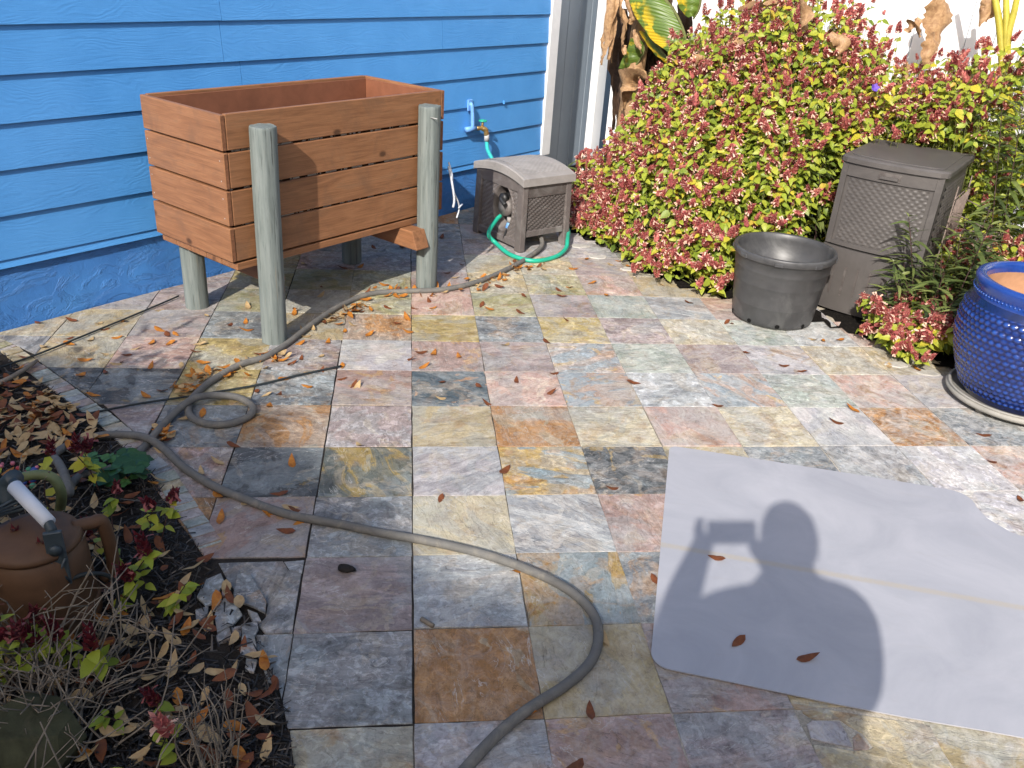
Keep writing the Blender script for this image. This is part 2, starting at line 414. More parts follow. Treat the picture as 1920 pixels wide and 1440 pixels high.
k = Mat('photographer', 0.8, 0.2)
sx = k.n('ShaderNodeSeparateXYZ'); k.l(k.co(), sx.inputs[0])
k.col(k.ramp(k.math('MULTIPLY', sx.outputs[2], 0.5), [(0.0, (0.03, 0.03, 0.03)), (0.04, (0.05, 0.06, 0.10)), (0.46, (0.05, 0.06, 0.10)), (0.47, (0.12, 0.13, 0.15)), (0.735, (0.12, 0.13, 0.15)), (0.745, (0.45, 0.28, 0.20))], 'CONSTANT'))
M['photographer'] = k.m
plain('hair_dark', (0.03, 0.022, 0.018), 0.7, 0.2)

# ------------------------------------------------------------------ mesh helpers
class MB:
    def __init__(s):
        s.v = []; s.f = []; s.at = []; s.n = 0; s.b = []
    def add(s, verts, faces, val=0.0, val2=None):
        verts = np.asarray(verts, float)
        s.v.append(verts)
        o = s.n
        s.f.extend([tuple(i + o for i in f) for f in faces])
        s.at.append(np.full(len(verts), val) if np.isscalar(val) else np.asarray(val, float))
        if val2 is not None: s.b.append(np.asarray(val2, float))
        s.n += len(verts)
        return s
    def build(s, name, mat, parent=None, smooth=True, **kw):
        me = bpy.data.meshes.new(name)
        V = np.concatenate(s.v) if s.v else np.zeros((0, 3))
        me.from_pydata(V.tolist(), [], s.f)
        if s.at:
            a = me.attributes.new('v', 'FLOAT', 'POINT')
            a.data.foreach_set('value', np.concatenate(s.at).astype(np.float32))
            if s.b:
                a = me.attributes.new('a', 'FLOAT', 'POINT'); a.data.foreach_set('value', np.concatenate(s.at).astype(np.float32))
                a = me.attributes.new('b', 'FLOAT', 'POINT'); a.data.foreach_set('value', np.concatenate(s.b).astype(np.float32))
        if smooth: me.polygons.foreach_set('use_smooth', [True] * len(me.polygons))
        me.materials.append(M[mat] if isinstance(mat, str) else mat)
        me.update()
        return link(name, me, parent, **kw)

def link(name, me, parent=None, loc=None, rotz=None):
    o = bpy.data.objects.new(name, me)
    COL.objects.link(o)
    if parent is not None: o.parent = parent
    if loc is not None: o.location = loc
    if rotz is not None: o.rotation_euler = (0, 0, rotz)
    return o

def tag(o, label=None, cat=None, group=None, kind=None):
    if label: o['label'] = label
    if cat: o['category'] = cat
    if group: o['group'] = group
    if kind: o['kind'] = kind
    return o

def thing(name, label, cat, loc=(0, 0, 0), rotz=0.0, group=None):
    o = bpy.data.objects.new(name, None)
    COL.objects.link(o)
    o.location = tuple(loc); o.rotation_euler = (0, 0, rotz)
    o.empty_display_size = 0.1
    return tag(o, label, cat, group)

def box(x0, x1, y0, y1, z0, z1, bev=0.003, seg=1):
    bm = bmesh.new()
    vs_ = [bm.verts.new(p) for p in ((x0, y0, z0), (x1, y0, z0), (x1, y1, z0), (x0, y1, z0), (x0, y0, z1), (x1, y0, z1), (x1, y1, z1), (x0, y1, z1))]
    for f in ((0, 3, 2, 1), (4, 5, 6, 7), (0, 1, 5, 4), (1, 2, 6, 5), (2, 3, 7, 6), (3, 0, 4, 7)): bm.faces.new([vs_[i] for i in f])
    if bev > 0: bmesh.ops.bevel(bm, geom=bm.edges[:], offset=bev, segments=seg, affect='EDGES', profile=0.6)
    bm.verts.index_update()
    r = ([tuple(v.co) for v in bm.verts], [tuple(v.index for v in f.verts) for f in bm.faces])
    bm.free()
    return r

def boxobj(name, mat, parent, *a, bev=0.003, seg=1, seed=None, smooth=False):
    v, f = box(*a, bev=bev, seg=seg)
    o = MB().add(v, f).build(name, mat, parent, smooth)
    if seed is not None: o['seed'] = [random.uniform(-9, 9) for _ in range(3)]
    return o

def catmull(P_, n=8):
    P_ = np.asarray(P_, float)
    Q = np.vstack([2 * P_[0] - P_[1], P_, 2 * P_[-1] - P_[-2]])
    out = []
    for i in range(1, len(Q) - 2):
        a, b, c, d = Q[i - 1], Q[i], Q[i + 1], Q[i + 2]
        for t in np.linspace(0, 1, n, endpoint=False):
            out.append(0.5 * (2 * b + (c - a) * t + (2 * a - 5 * b + 4 * c - d) * t * t + (3 * b - a - 3 * c + d) * t ** 3))
    out.append(P_[-1])
    return np.array(out)

def tube(path, rad, sides=8, caps=True, wob=0.0):
    path = np.asarray(path, float)
    n = len(path)
    rad = np.full(n, rad) if np.isscalar(rad) else np.asarray(rad, float)
    tan = np.gradient(path, axis=0)
    tan /= np.linalg.norm(tan, axis=1)[:, None] + 1e-12
    up = np.array([0.0, 0, 1]) if abs(tan[0][2]) < 0.9 else np.array([1.0, 0, 0])
    vs_, fs = [], []
    nrm = None
    for i in range(n):
        if nrm is None: nrm = np.cross(np.cross(tan[i], up), tan[i])
        nrm = nrm - tan[i] * (nrm @ tan[i]); nrm /= np.linalg.norm(nrm) + 1e-12
        bi = np.cross(tan[i], nrm)
        for j in range(sides):
            a = 2 * PI * j / sides
            vs_.append(path[i] + (nrm * math.cos(a) + bi * math.sin(a)) * rad[i])
    for i in range(n - 1):
        for j in range(sides):
            j2 = (j + 1) % sides
            fs.append((i * sides + j, i * sides + j2, (i + 1) * sides + j2, (i + 1) * sides + j))
    if caps:
        fs.append(tuple(reversed(range(sides)))); fs.append(tuple((n - 1) * sides + j for j in range(sides)))
    return vs_, fs

def lathe(prof, sides=48, closed=False):
    vs_, fs = [], []
    n = len(prof)
    for (r_, z) in prof:
        for j in range(sides):
            a = 2 * PI * j / sides
            vs_.append((r_ * math.cos(a), r_ * math.sin(a), z))
    for i in range(n - 1):
        for j in range(sides):
            j2 = (j + 1) % sides
            fs.append((i * sides + j, i * sides + j2, (i + 1) * sides + j2, (i + 1) * sides + j))
    return vs_, fs

def disc(prof_r, z, sides=48, flip=False):
    vs_ = [(prof_r * math.cos(2 * PI * j / sides), prof_r * math.sin(2 * PI * j / sides), z) for j in range(sides)]
    f = tuple(range(sides))
    return vs_, [tuple(reversed(f)) if flip else f]

def prism(poly, z0, z1, ch=0.0):
    """upright prism over a polygon given anticlockwise; ch chamfers the upper edge"""
    n = len(poly)
    P_ = [Vector((p[0], p[1])) for p in poly]
    if ch > 0:
        ins = []
        for i in range(n):
            a, b, c = P_[i - 1], P_[i], P_[(i + 1) % n]
            d1, d2 = (b - a), (c - b)
            if d1.length < 1e-9 or d2.length < 1e-9: ins.append(b); continue
            d1.normalize(); d2.normalize()
            nn = Vector((-d1.y - d2.y, d1.x + d2.x))
            ins.append(b + (nn.normalized() * ch if nn.length > 1e-6 else Vector((0, 0))))
        vs_ = [(p.x, p.y, z0) for p in P_] + [(p.x, p.y, z1 - ch * 0.8) for p in P_] + [(p.x, p.y, z1) for p in ins]
        L_ = 3
    else:
        vs_ = [(p.x, p.y, z0) for p in P_] + [(p.x, p.y, z1) for p in P_]
        L_ = 2
    fs = []
    for l in range(L_ - 1):
        for i in range(n):
            j = (i + 1) % n
            fs.append((l * n + i, l * n + j, (l + 1) * n + j, (l + 1) * n + i))
    fs.append(tuple((L_ - 1) * n + i for i in range(n)))
    fs.append(tuple(reversed(range(n))))
    return vs_, fs

def area(poly):
    return 0.5 * sum(poly[i - 1][0] * poly[i][1] - poly[i][0] * poly[i - 1][1] for i in range(len(poly)))

def clip(poly, p, n):
    """keep the side where (x-p).n >= 0"""
    out = []
    for i in range(len(poly)):
        a, b = poly[i - 1], poly[i]
        da = (a[0] - p[0]) * n[0] + (a[1] - p[1]) * n[1]
        db = (b[0] - p[0]) * n[0] + (b[1] - p[1]) * n[1]
        if da >= 0 and db >= 0: out.append(b)
        elif da >= 0 > db: t = da / (da - db); out.append((a[0] + (b[0] - a[0]) * t, a[1] + (b[1] - a[1]) * t))
        elif da < 0 <= db:
            t = da / (da - db); out.append((a[0] + (b[0] - a[0]) * t, a[1] + (b[1] - a[1]) * t)); out.append(b)
    return out

def wicker(w, h, p=0.014, q=0.022, amp=0.0035, res=0.0036, diag=0.0, shape=None):
    """woven relief in the x-z plane, facing -y, origin at the lower left"""
    nx, nz = max(2, int(w / res)), max(2, int(h / res))
    xs, zs = np.linspace(0, w, nx + 1), np.linspace(0, h, nz + 1)
    X, Z = np.meshgrid(xs, zs)
    Zr = Z + diag * X
    kk = np.floor(Zr / p)
    fr = Zr / p - kk
    Hh = np.sqrt(np.clip(np.sin(PI * fr), 0, 1)) * (0.5 + 0.5 * np.cos(PI * X / q + PI * kk))
    Y = -amp * Hh
    V = np.stack([X, Y, Z], -1).reshape(-1, 3)
    if shape: V = shape(V)
    F = [(j * (nx + 1) + i, j * (nx + 1) + i + 1, (j + 1) * (nx + 1) + i + 1, (j + 1) * (nx + 1) + i) for j in range(nz) for i in range(nx)]
    return V, F

def leaf_geo(L=0.06, Wd_=0.034, fold=0.25, droop=0.25, segs=4, point=1.0, base=0.35):
    """leaf along +x from the origin, normal +z"""
    vs_ = [(0, 0, 0)]
    for i in range(1, segs):
        t = i / segs
        hw = 0.5 * Wd_ * (math.sin(PI * t ** (0.75 - 0.25 * base)) ** (0.8)) * (1 - 0.15 * t * point)
        x = L * t; zc = -droop * L * t * t
        vs_ += [(x, hw, zc + fold * hw), (x, 0, zc), (x, -hw, zc + fold * hw)]
    vs_.append((L, 0, -droop * L))
    fs = [(0, 2, 1), (0, 3, 2)]
    for i in range(segs - 2):
        a = 1 + 3 * i
        fs += [(a, a + 1, a + 4, a + 3), (a + 1, a + 2, a + 5, a + 4)]
    a = 1 + 3 * (segs - 2); e = len(vs_) - 1
    fs += [(a, a + 1, e), (a + 1, a + 2, e)]
    return np.array(vs_), fs

def frame(d, n):
    d = np.asarray(d, float); d = d / (np.linalg.norm(d) + 1e-12)
    n = np.asarray(n, float); n = n - d * (n @ d); l = np.linalg.norm(n)
    if l < 1e-6: n = np.cross(d, [0.3, 0.5, 0.8]); l = np.linalg.norm(n)
    n /= l
    return np.stack([d, np.cross(n, d), n], 1)      # columns x, y, z

def unit(v):
    v = np.asarray(v, float)
    return v / (np.linalg.norm(v) + 1e-12)

def mat4(Rm, p, s=1.0):
    m_ = Matrix.Identity(4)
    for i in range(3):
        for j in range(3): m_[i][j] = Rm[i][j] * s
        m_[i][3] = p[i]
    return m_

# ================================================================== ground and patio
o = MB().add([(-30, -30, -0.06), (30, -30, -0.06), (30, 30, -0.06), (-30, 30, -0.06)], [(0, 1, 2, 3)]).build('ground', 'dark_mulch_soil', None, False)
tag(o, kind='structure')

# left bed edge (points on the ground, from the wall to beyond the lower border)
BED = [at(-60, 632), at(0, 660), at(150, 772), at(190, 802), at(285, 893), at(372, 1032), at(413, 1090), at(470, 1170), at(505, 1240), at(530, 1330), at(548, 1440), at(560, 1560), at(570, 1800)]
BED = [(p[0], p[1]) for p in BED]
def right_edge(t):      # patio edge before the flower bed: s at t
    return float(np.interp(t, [0.0, 0.8, 1.14, 1.64, 1.92, 2.2, 2.9, 3.2, 4.2, 6.0], [3.3, 3.10, 3.0, 2.76, 2.74, 2.78, 2.80, 2.66, 2.66, 2.66]))

patio = tag(bpy.data.objects.new('patio', None), kind='structure'); COL.objects.link(patio)
v, f = prism([(-3.2, -4.2), (4.6, -4.2), (4.6, 1.2), (1.35, 4.45), (0.9, 4.75), (-1.9, 1.9), (-2.6, 1.2)], -0.05, -0.0035)
MB().add(v, f).build('mortar_bed', 'joint_filling', patio, False)

PAL = {  # stone colours as they look in the sun
 'DK': ('666868', '505354', '94815c'), 'MD': ('8a8c8b', '6f7376', 'a4a29e'), 'DB': ('a09f9e', '828384', 'b6b2ae'), 'BG': ('bcbcba', 'a2a3a4', 'c8c5c0'), 'LV': ('bdb8b8', 'a6a2a4', 'c4bbb0'),
 'PK': ('c8b0a4', 'b89c92', 'd4c4b4'), 'MV': ('ae a09c'.replace(' ', ''), '988c8a', 'bcaea0'), 'RB': ('b08c6a', '9a7656', 'a89a84'), 'TN': ('c2b498', 'ac9e80', 'b2aa98'), 'CR': ('ccc2aa', 'b8ae98', 'd6d0c0'),
 'OL': ('aaa488', '94906e', 'b8ac84'), 'YO': ('bcaa7e', 'a8986c', 'c8ba94'), 'GG': ('b6bab0', '9ea49a', 'c4c4b8'), 'WH': ('d2ccc8', 'bab6b8', 'd8d4cc'),
 'MX': ('bca698', '98a0a4', 'c4a87c'), 'DO': ('9c8a60', '6c706a', '5c6260'), 'OB': ('ac9468', '8a9496', 'a8845a'), 'DR': ('606a6e', '525c62', 'b08c70'), 'RP': ('b29c94', 'a08a82', 'bc9c78')}
GRID = {
 -1: {-2: 'BG', -1: 'CR', 0: 'LV', 1: 'RP', 2: 'MV', 4: 'TN', 5: 'TN', 6: 'LV'},
 0: {-2: 'BG', -1: 'DB', 0: 'RB', 1: 'TN', 2: 'RP', 3: 'TN', 4: 'MV', 5: 'GG'},
 1: {-3: 'BG', -2: 'BG', -1: 'MV', 0: 'BG', 1: 'OB', 2: 'MD', 3: 'MV', 4: 'TN', 5: 'PK', 6: 'WH', 7: 'GG'},
 2: {-3: 'RB', -2: 'RP', -1: 'DB', 0: 'CR', 1: 'BG', 2: 'RP', 3: 'TN', 4: 'DB', 5: 'MV', 6: 'WH', 7: 'GG', 8: 'LV'},
 3: {-4: 'MV', -3: 'RP', -2: 'DK', -1: 'DO', 0: 'LV', 1: 'OB', 2: 'DK', 3: 'TN', 4: 'MD', 5: 'DB', 6: 'WH', 7: 'PK', 8: 'MD'},
 4: {-5: 'MV', -4: 'MV', -3: 'MD', -2: 'RB', -1: 'MV', 0: 'TN', 1: 'RB', 2: 'CR', 3: 'PK', 4: 'CR', 5: 'WH', 6: 'RB', 7: 'MD', 8: 'BG'},
 5: {-6: 'MD', -5: 'DK', -4: 'DK', -3: 'YO', -2: 'MD', -1: 'RP', 0: 'DR', 1: 'PK', 2: 'MX', 3: 'BG', 4: 'MX', 5: 'GG', 6: 'PK', 7: 'LV', 8: 'BG'},
 6: {-6: 'DB', -5: 'TN', -4: 'PK', -3: 'YO', -2: 'MV', -1: 'WH', 0: 'RP', 1: 'MV', 2: 'MX', 3: 'GG', 4: 'MV', 5: 'LV', 6: 'CR', 7: 'TN'},
 7: {-5: 'TN', -4: 'MV', -3: 'MD', -2: 'TN', -1: 'RB', 0: 'YO', 1: 'MD', 2: 'YO', 3: 'MV', 4: 'CR', 5: 'GG', 6: 'BG', 7: 'PK'},
 8: {-5: 'MV', -4: 'MV', -3: 'OL', -2: 'CR', -1: 'OL', 0: 'PK', 1: 'OL', 2: 'MV', 3: 'GG', 4: 'BG', 5: 'PK', 6: 'LV'},
 9: {-4: 'MV', -3: 'YO', -2: 'OL', -1: 'OL', 0: 'RP', 1: 'TN', 2: 'OL', 3: 'PK', 4: 'TN', 5: 'TN'},
 10: {-3: 'OL', -2: 'RP', -1: 'MV', 0: 'MV', 1: 'TN', 2: 'TN', 3: 'MV', 4: 'TN'},
 11: {-2: 'DB', -1: 'DB', 0: 'MV', 1: 'MV', 2: 'LV', 3: 'LV'},
 12: {-2: 'MV', -1: 'BG', 0: 'DB', 1: 'MV', 2: 'TN', 3: 'LV'}}
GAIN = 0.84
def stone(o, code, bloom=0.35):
    shade_gain = float(np.interp(o.location.x, [-0.6, 0.5], [0.82, 1.0]))      # weaker sky light on the left put into the stone colours
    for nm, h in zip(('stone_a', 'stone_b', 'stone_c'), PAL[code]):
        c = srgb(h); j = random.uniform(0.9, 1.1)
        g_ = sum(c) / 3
        o[nm] = [min(0.75, max(0.0, (g_ + (x - g_) * 1.22)) * GAIN * shade_gain * j) for x in c]
    o['seed'] = [random.uniform(-40, 40) for _ in range(3)]
    o['turn'] = random.choice([0.1, -0.2, 0.3, 1.4, 1.7, -0.5]) + random.uniform(-0.3, 0.3)
    o['bloom'] = bloom
    o['crust'] = random.choice([0.0, 0.15, 0.3, 0.5, 0.8]) if code not in ('DB', 'MD') else random.uniform(0.5, 1.0)
    o['rust'] = random.choice([0.15, 0.4, 0.7, 1.0]) * (1.0 if code not in ('BG', 'WH', 'GG') else 0.45)
    o['streak'] = random.choice([0.0, 0.0, 0.1, 0.25, 0.6])

def rough_poly(poly, amp=0.0014, step=0.045):
    out = []
    for i in range(len(poly)):
        a, b = np.array(poly[i]), np.array(poly[(i + 1) % len(poly)])
        L_ = np.linalg.norm(b - a)
        if L_ < 1e-6: continue
        n = max(1, int(L_ / step))
        d = (b - a) / L_; nn = np.array([-d[1], d[0]])
        for q in range(n):
            p = a + (b - a) * q / n
            out.append(tuple(p + nn * random.uniform(-amp, amp) + d * random.uniform(-amp, amp)))
    return out

WALLP = (A0 + No * 0.012)[:2]
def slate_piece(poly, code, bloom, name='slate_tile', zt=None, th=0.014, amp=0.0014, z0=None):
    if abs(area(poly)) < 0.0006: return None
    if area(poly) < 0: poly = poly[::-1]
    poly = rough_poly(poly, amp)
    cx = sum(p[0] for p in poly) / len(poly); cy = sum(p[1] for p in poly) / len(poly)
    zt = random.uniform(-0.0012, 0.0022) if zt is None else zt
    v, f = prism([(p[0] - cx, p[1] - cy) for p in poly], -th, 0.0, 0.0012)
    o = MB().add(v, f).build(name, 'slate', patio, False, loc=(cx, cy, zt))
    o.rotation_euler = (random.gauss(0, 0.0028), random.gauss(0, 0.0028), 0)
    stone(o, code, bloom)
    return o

codes = list(PAL)
bedn = []
for a, b in zip(BED[:-1], BED[1:]):
    d = unit(np.array(b) - np.array(a)); bedn.append((a, (-d[1], d[0])))       # normal points to the patio
STRIP = 0.075
for j in range(-8, 15):
    for i in range(-7, 12):
        if (i, j) in ((3, -1), (-2, 1)): continue
        g2 = 0.0013 + (0.0003 if i < 1 else 0)
        x0, x1 = i * T + g2 + random.uniform(-.0012, .0012), (i + 1) * T - g2 + random.uniform(-.0012, .0012)
        y0, y1 = j * T + g2 + random.uniform(-.0012, .0012), (j + 1) * T - g2 + random.uniform(-.0012, .0012)
        jt = lambda: random.uniform(-0.0014, 0.0014)
        poly = [(x0 + jt(), y0 + jt()), (x1 + jt(), y0 + jt()), (x1 + jt(), y1 + jt()), (x0 + jt(), y1 + jt())]
        c = np.array([(i + .5) * T, (j + .5) * T, 0])
        s_, t_ = ST(c)
        if s_ > right_edge(t_) + 0.22 or t_ < -0.2 or s_ < -1.2: continue
        poly = clip(poly, WALLP, No[:2])
        # the bed border is convex towards the patio: clip with the segment nearest to the tile
        best = min(range(len(bedn)), key=lambda q: np.linalg.norm((np.array(BED[q]) + np.array(BED[q + 1])) / 2 - c[:2]))
        cand = []
        for q in (best - 1, best, best + 1):
            if 0 <= q < len(bedn) and len(poly) > 2:
                p, n = bedn[q]
                off = STRIP if q < 5 else 0.004
                cl_ = clip(poly, (p[0] + n[0] * off, p[1] + n[1] * off), n) if abs((c[0] - p[0]) * n[0] + (c[1] - p[1]) * n[1]) < 1.2 else poly
                cand.append(cl_)
        if cand: poly = max(cand, key=lambda w_: abs(area(w_)) if len(w_) > 2 else 0)
        if len(poly) < 3: continue
        if (c[0] + 0.3) < -0.3 and c[1] < 0.2 and (c[0] - BED[-1][0]) < 0: continue
        code = GRID.get(j, {}).get(i) or random.choice(codes)
        bloom = float(np.clip(0.28 + 0.30 * (c[0] - 0.3), 0.1, 0.85)) if j < 8 else 0.25  # paler to the right, sun glare painted in as extra bloom
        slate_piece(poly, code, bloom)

# the shattered tile by the bed and its splinters
z3 = lambda x, y: tuple(at(360 + x / 6, 1040 + y / 6)[:2])
BROKEN = [
 ([(300, 95), (480, 85), (1020, 75), (1085, 170), (1230, 210), (1165, 600), (1130, 880), (830, 890), (745, 800), (830, 705), (850, 560), (700, 310), (640, 230), (520, 260), (500, 420), (420, 330)], 0.0, 'DB'),
 ([(1035, 75), (1265, 55), (1238, 205), (1090, 165)], -0.002, 'BG'),
 ([(520, 270), (650, 235), (700, 330), (845, 570), (825, 700), (690, 630), (480, 560), (470, 480)], 0.004, 'DB'),
 ([(150, 330), (330, 255), (370, 350), (320, 440), (300, 560), (160, 620), (60, 520)], 0.003, 'DB'),
 ([(340, 410), (400, 360), (430, 440), (390, 500), (340, 490)], -0.001, 'RP'),
 ([(45, 670), (190, 625), (185, 710), (55, 820)], 0.004, 'DB'),
 ([(290, 600), (400, 520), (500, 600), (570, 720), (490, 810), (290, 930), (260, 740)], 0.004, 'DB'),
 ([(200, 690), (300, 570), (260, 690)], 0.0, 'DB'),
 ([(115, 850), (180, 795), (195, 890), (150, 890)], 0.002, 'LV'),
 ([(200, 850), (265, 810), (270, 930), (210, 950)], 0.003, 'DB'),
 ([(275, 945), (400, 860), (560, 830), (560, 950), (290, 1010)], -0.001, 'DB'),
 ([(560, 840), (735, 800), (750, 890), (710, 970), (745, 1150), (690, 1210), (545, 1180), (570, 950)], 0.005, 'DB'),
 ([(530, 590), (650, 595), (560, 650)], 0.0, 'LV'), ([(570, 660), (620, 665), (660, 780), (620, 760)], 0.002, 'LV'),
 ([(630, 650), (740, 690), (780, 780), (690, 790)], -0.001, 'DB'),
 ([(545, 1220), (620, 1200), (600, 1340), (570, 1370), (530, 1290)], 0.0, 'DB'),
 ([(615, 1215), (740, 1230), (700, 1370), (605, 1340)], 0.003, 'DB'),
 ([(735, 900), (830, 905), (1125, 895), (1090, 1140), (1050, 1440), (860, 1440), (750, 1150), (720, 980)], -0.001, 'DB')]
for poly, z, code in BROKEN:
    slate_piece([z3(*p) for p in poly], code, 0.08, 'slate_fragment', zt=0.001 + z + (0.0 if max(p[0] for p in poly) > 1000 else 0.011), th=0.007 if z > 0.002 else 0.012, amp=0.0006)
# the cracked tile before the mat
z4 = lambda x, y: tuple(at(1480 + x / 4.364, 1300 + y / 4.364)[:2])
for poly, z, code in (
 ([(60, 180), (0, 70), (110, 85), (130, 150), (190, 205), (410, 212), (500, 265), (690, 430), (650, 455), (560, 470), (900, 700), (420, 700), (250, 560), (190, 400), (520, 465), (670, 430)][:0] or [(10, 75), (740, 200), (1150, 260), (1330, 620), (1400, 760), (460, 760), (240, 545), (190, 410), (530, 468), (660, 455), (690, 435), (600, 320), (490, 262), (410, 208), (190, 205), (115, 160), (105, 130), (50, 125)], -0.001, 'TN'),
 ([(140, 250), (185, 222), (410, 225), (440, 270), (480, 340), (520, 440), (330, 405), (180, 365)], -0.0005, 'LV'),
 ([(520, 360), (560, 320), (660, 435), (640, 460), (530, 455)], -0.001, 'RP'), ([(450, 270), (500, 275), (550, 315), (500, 345)], -0.0018, 'GG')):
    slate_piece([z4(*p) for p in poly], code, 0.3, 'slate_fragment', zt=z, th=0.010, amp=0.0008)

# row of small cut stones along the bed
for q in range(5):
    a, b = np.array(BED[q]), np.array(BED[q + 1])
    L_ = np.linalg.norm(b - a); d = (b - a) / L_; n = np.array([-d[1], d[0]])
    x = 0.0
    while x < L_ - 0.01:
        w_ = random.uniform(0.038, 0.062)
        w_ = min(w_, L_ - x)
        if w_ > 0.012:
            e = lambda: random.uniform(-0.002, 0.002)
            p0 = a + d * (x + 0.002); p1 = a + d * (x + w_ - 0.002)
            poly = [p0 + n * (0.004 + e()), p1 + n * (0.004 + e()), p1 + n * (STRIP - 0.006 + e()), p0 + n * (STRIP - 0.006 + e())]
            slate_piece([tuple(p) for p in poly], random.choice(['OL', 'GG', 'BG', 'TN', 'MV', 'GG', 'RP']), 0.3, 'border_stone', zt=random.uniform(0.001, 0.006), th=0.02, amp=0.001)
        x += w_
# pale concrete edging under the flower bed
for px, py, rr in ((1085, 462, .05), (1120, 482, .05), (1180, 505, .04), (1680, 684, .045), (1740, 700, .05)):
    p = at(px, py)
    pts = [(p[0] + rr * random.uniform(.8, 1.5) * math.cos(a), p[1] + rr * random.uniform(.5, .9) * math.sin(a)) for a in np.linspace(0, 2 * PI, 9)[:-1]]
    v, f = prism(pts, -0.02, 0.006, 0.004)
    MB().add(v, f).build('edging_stone', 'stone_grey_light', patio, False)

# ================================================================== beds
def bed_soil(name, poly, base, amp, n=70):
    xs = [p[0] for p in poly]; ys = [p[1] for p in poly]
    X = np.linspace(min(xs), max(xs), n); Y = np.linspace(min(ys), max(ys), n)
    ins = lambda x, y: sum(((poly[i][1] > y) != (poly[i - 1][1] > y)) and (x < (poly[i - 1][0] - poly[i][0]) * (y - poly[i][1]) / (poly[i - 1][1] - poly[i][1] + 1e-12) + poly[i][0]) for i in range(len(poly))) % 2 == 1
    V = []; idx = {}
    F = []
    for jj, y in enumerate(Y):
        for ii, x in enumerate(X):
            idx[ii, jj] = len(V)
            V.append((x, y, base + random.uniform(-amp, amp) + 0.5 * amp * math.sin(9 * x + 4 * y)))
    for jj in range(n - 1):
        for ii in range(n - 1):
            if ins((X[ii] + X[ii + 1]) / 2, (Y[jj] + Y[jj + 1]) / 2): F.append((idx[ii, jj], idx[ii + 1, jj], idx[ii + 1, jj + 1], idx[ii, jj + 1]))
    o = MB().add(V, F).build(name, 'dark_mulch_soil', None, True)
    return tag(o, kind='structure')
LEFTBED = [tuple(p) for p in BED] + [(-2.2, -1.2), (-3.2, -0.4), (-2.6, 1.3)]
bed_soil('planting_bed_left', LEFTBED, -0.012, 0.008, 110)
re_ = [tuple(WF(right_edge(t) + 0.03, t)[:2]) for t in np.linspace(0.2, 5.0, 16)]
bed_soil('planting_bed_right', re_ + [tuple(WF(4.6, 5.0)[:2]), tuple(WF(4.6, -0.3)[:2]), tuple(WF(3.95, -0.3)[:2])], 0.006, 0.008, 70)

def in_left_bed(x, y, margin=0.01):
    poly = LEFTBED
    ins = sum(((poly[i][1] > y) != (poly[i - 1][1] > y)) and (x < (poly[i - 1][0] - poly[i][0]) * (y - poly[i][1]) / (poly[i - 1][1] - poly[i][1] + 1e-12) + poly[i][0]) for i in range(len(poly))) % 2 == 1
    return ins

# mulch: thin dark shreds
mb = MB()
cnt = 0
while cnt < 8500:
    px, py = random.uniform(-150, 560), random.uniform(640, 1560)
    p = at(px, py)
    if not in_left_bed(p[0], p[1]): continue
    if 368 < px < 500 and 1075 < py < 1270 and random.random() < 0.7: continue
    cnt += 1
    L_ = random.uniform(0.012, 0.055) * (1.6 if random.random() < .06 else 1); w_ = random.uniform(0.002, 0.007); th = random.uniform(0.001, 0.004)
    a = random.uniform(0, 2 * PI); tl = random.gauss(0, 0.3)
    Rm = frame([math.cos(a), math.sin(a), math.tan(tl)], [random.gauss(0, .5), random.gauss(0, .5), 1])
    v, f = np.array([(-L_ / 2, -w_ / 2, 0), (L_ / 2, -w_ * .2, 0), (L_ / 2, w_ * .3, 0), (-L_ / 2, w_ / 2, 0), (-L_ / 2.4, 0, th), (L_ / 2.4, 0, th * .7)]), [(0, 1, 5, 4), (1, 2, 5), (2, 3, 4, 5), (3, 0, 4)]
    mb.add(v @ Rm.T + (p[0], p[1], random.uniform(-0.002, 0.022)), f, random.random() ** 1.3)
tag(mb.build('bark_mulch', 'mulch_chip', None, False), 'dark shredded bark mulch covering the planting bed', 'mulch', kind='stuff')

# ================================================================== house
house = thing('house', 'bright blue lap-sided house wall with white corner board and rough blue foundation', 'house', A0, WA)
EXP = 0.1812
S0, S1 = -2.0, 3.80
BOT = 0.307
def plank(s0, s1, z0, z1, lap=0.022, top=0.006):
    o = MB()
    y0, y1 = -0.024, -0.010            # local y = -t
    v = [(s0, y0, z0), (s1, y0, z0), (s1, y1, z1), (s0, y1, z1), (s0, y0 + 0.008, z0), (s1, y0 + 0.008, z0), (s1, y1 + .008, z1), (s0, y1 + .008, z1), (s0, y0 - 0.0, z0 + 0.003), (s1, y0 - 0.0, z0 + 0.003)]
    f = [(0, 1, 2, 3), (1, 0, 4, 5), (3, 2, 6, 7), (0, 3, 7, 4), (2, 1, 5, 6)]
    o.add(v, f).build('siding_plank', 'blue_siding_paint', house, False)
def wav(j): return 0.0
joints = {0: [1.2], 1: [1.5], 2: [0.9], 3: [1.3], 4: [1.204, 2.727], 5: [1.210], 6: [1.9], 7: [0.5, 2.9], 8: [1.9]}
plank(S0, S1, 0.272, 0.325)
for kx in range(0, 13):
    z0 = BOT + EXP * kx
    cuts = [S0] + joints.get(kx, [random.uniform(0, 3)]) + [S1]
    for a, b in zip(cuts[:-1], cuts[1:]):
        plank(a + 0.0012, b - 0.0012, z0 + random.uniform(-.0012, .0012), z0 + EXP + 0.012)
boxobj('sheathing', 'blue_foundation_paint', house, S0, S1, 0.0, 0.1, 0.272, 2.7, bev=0)
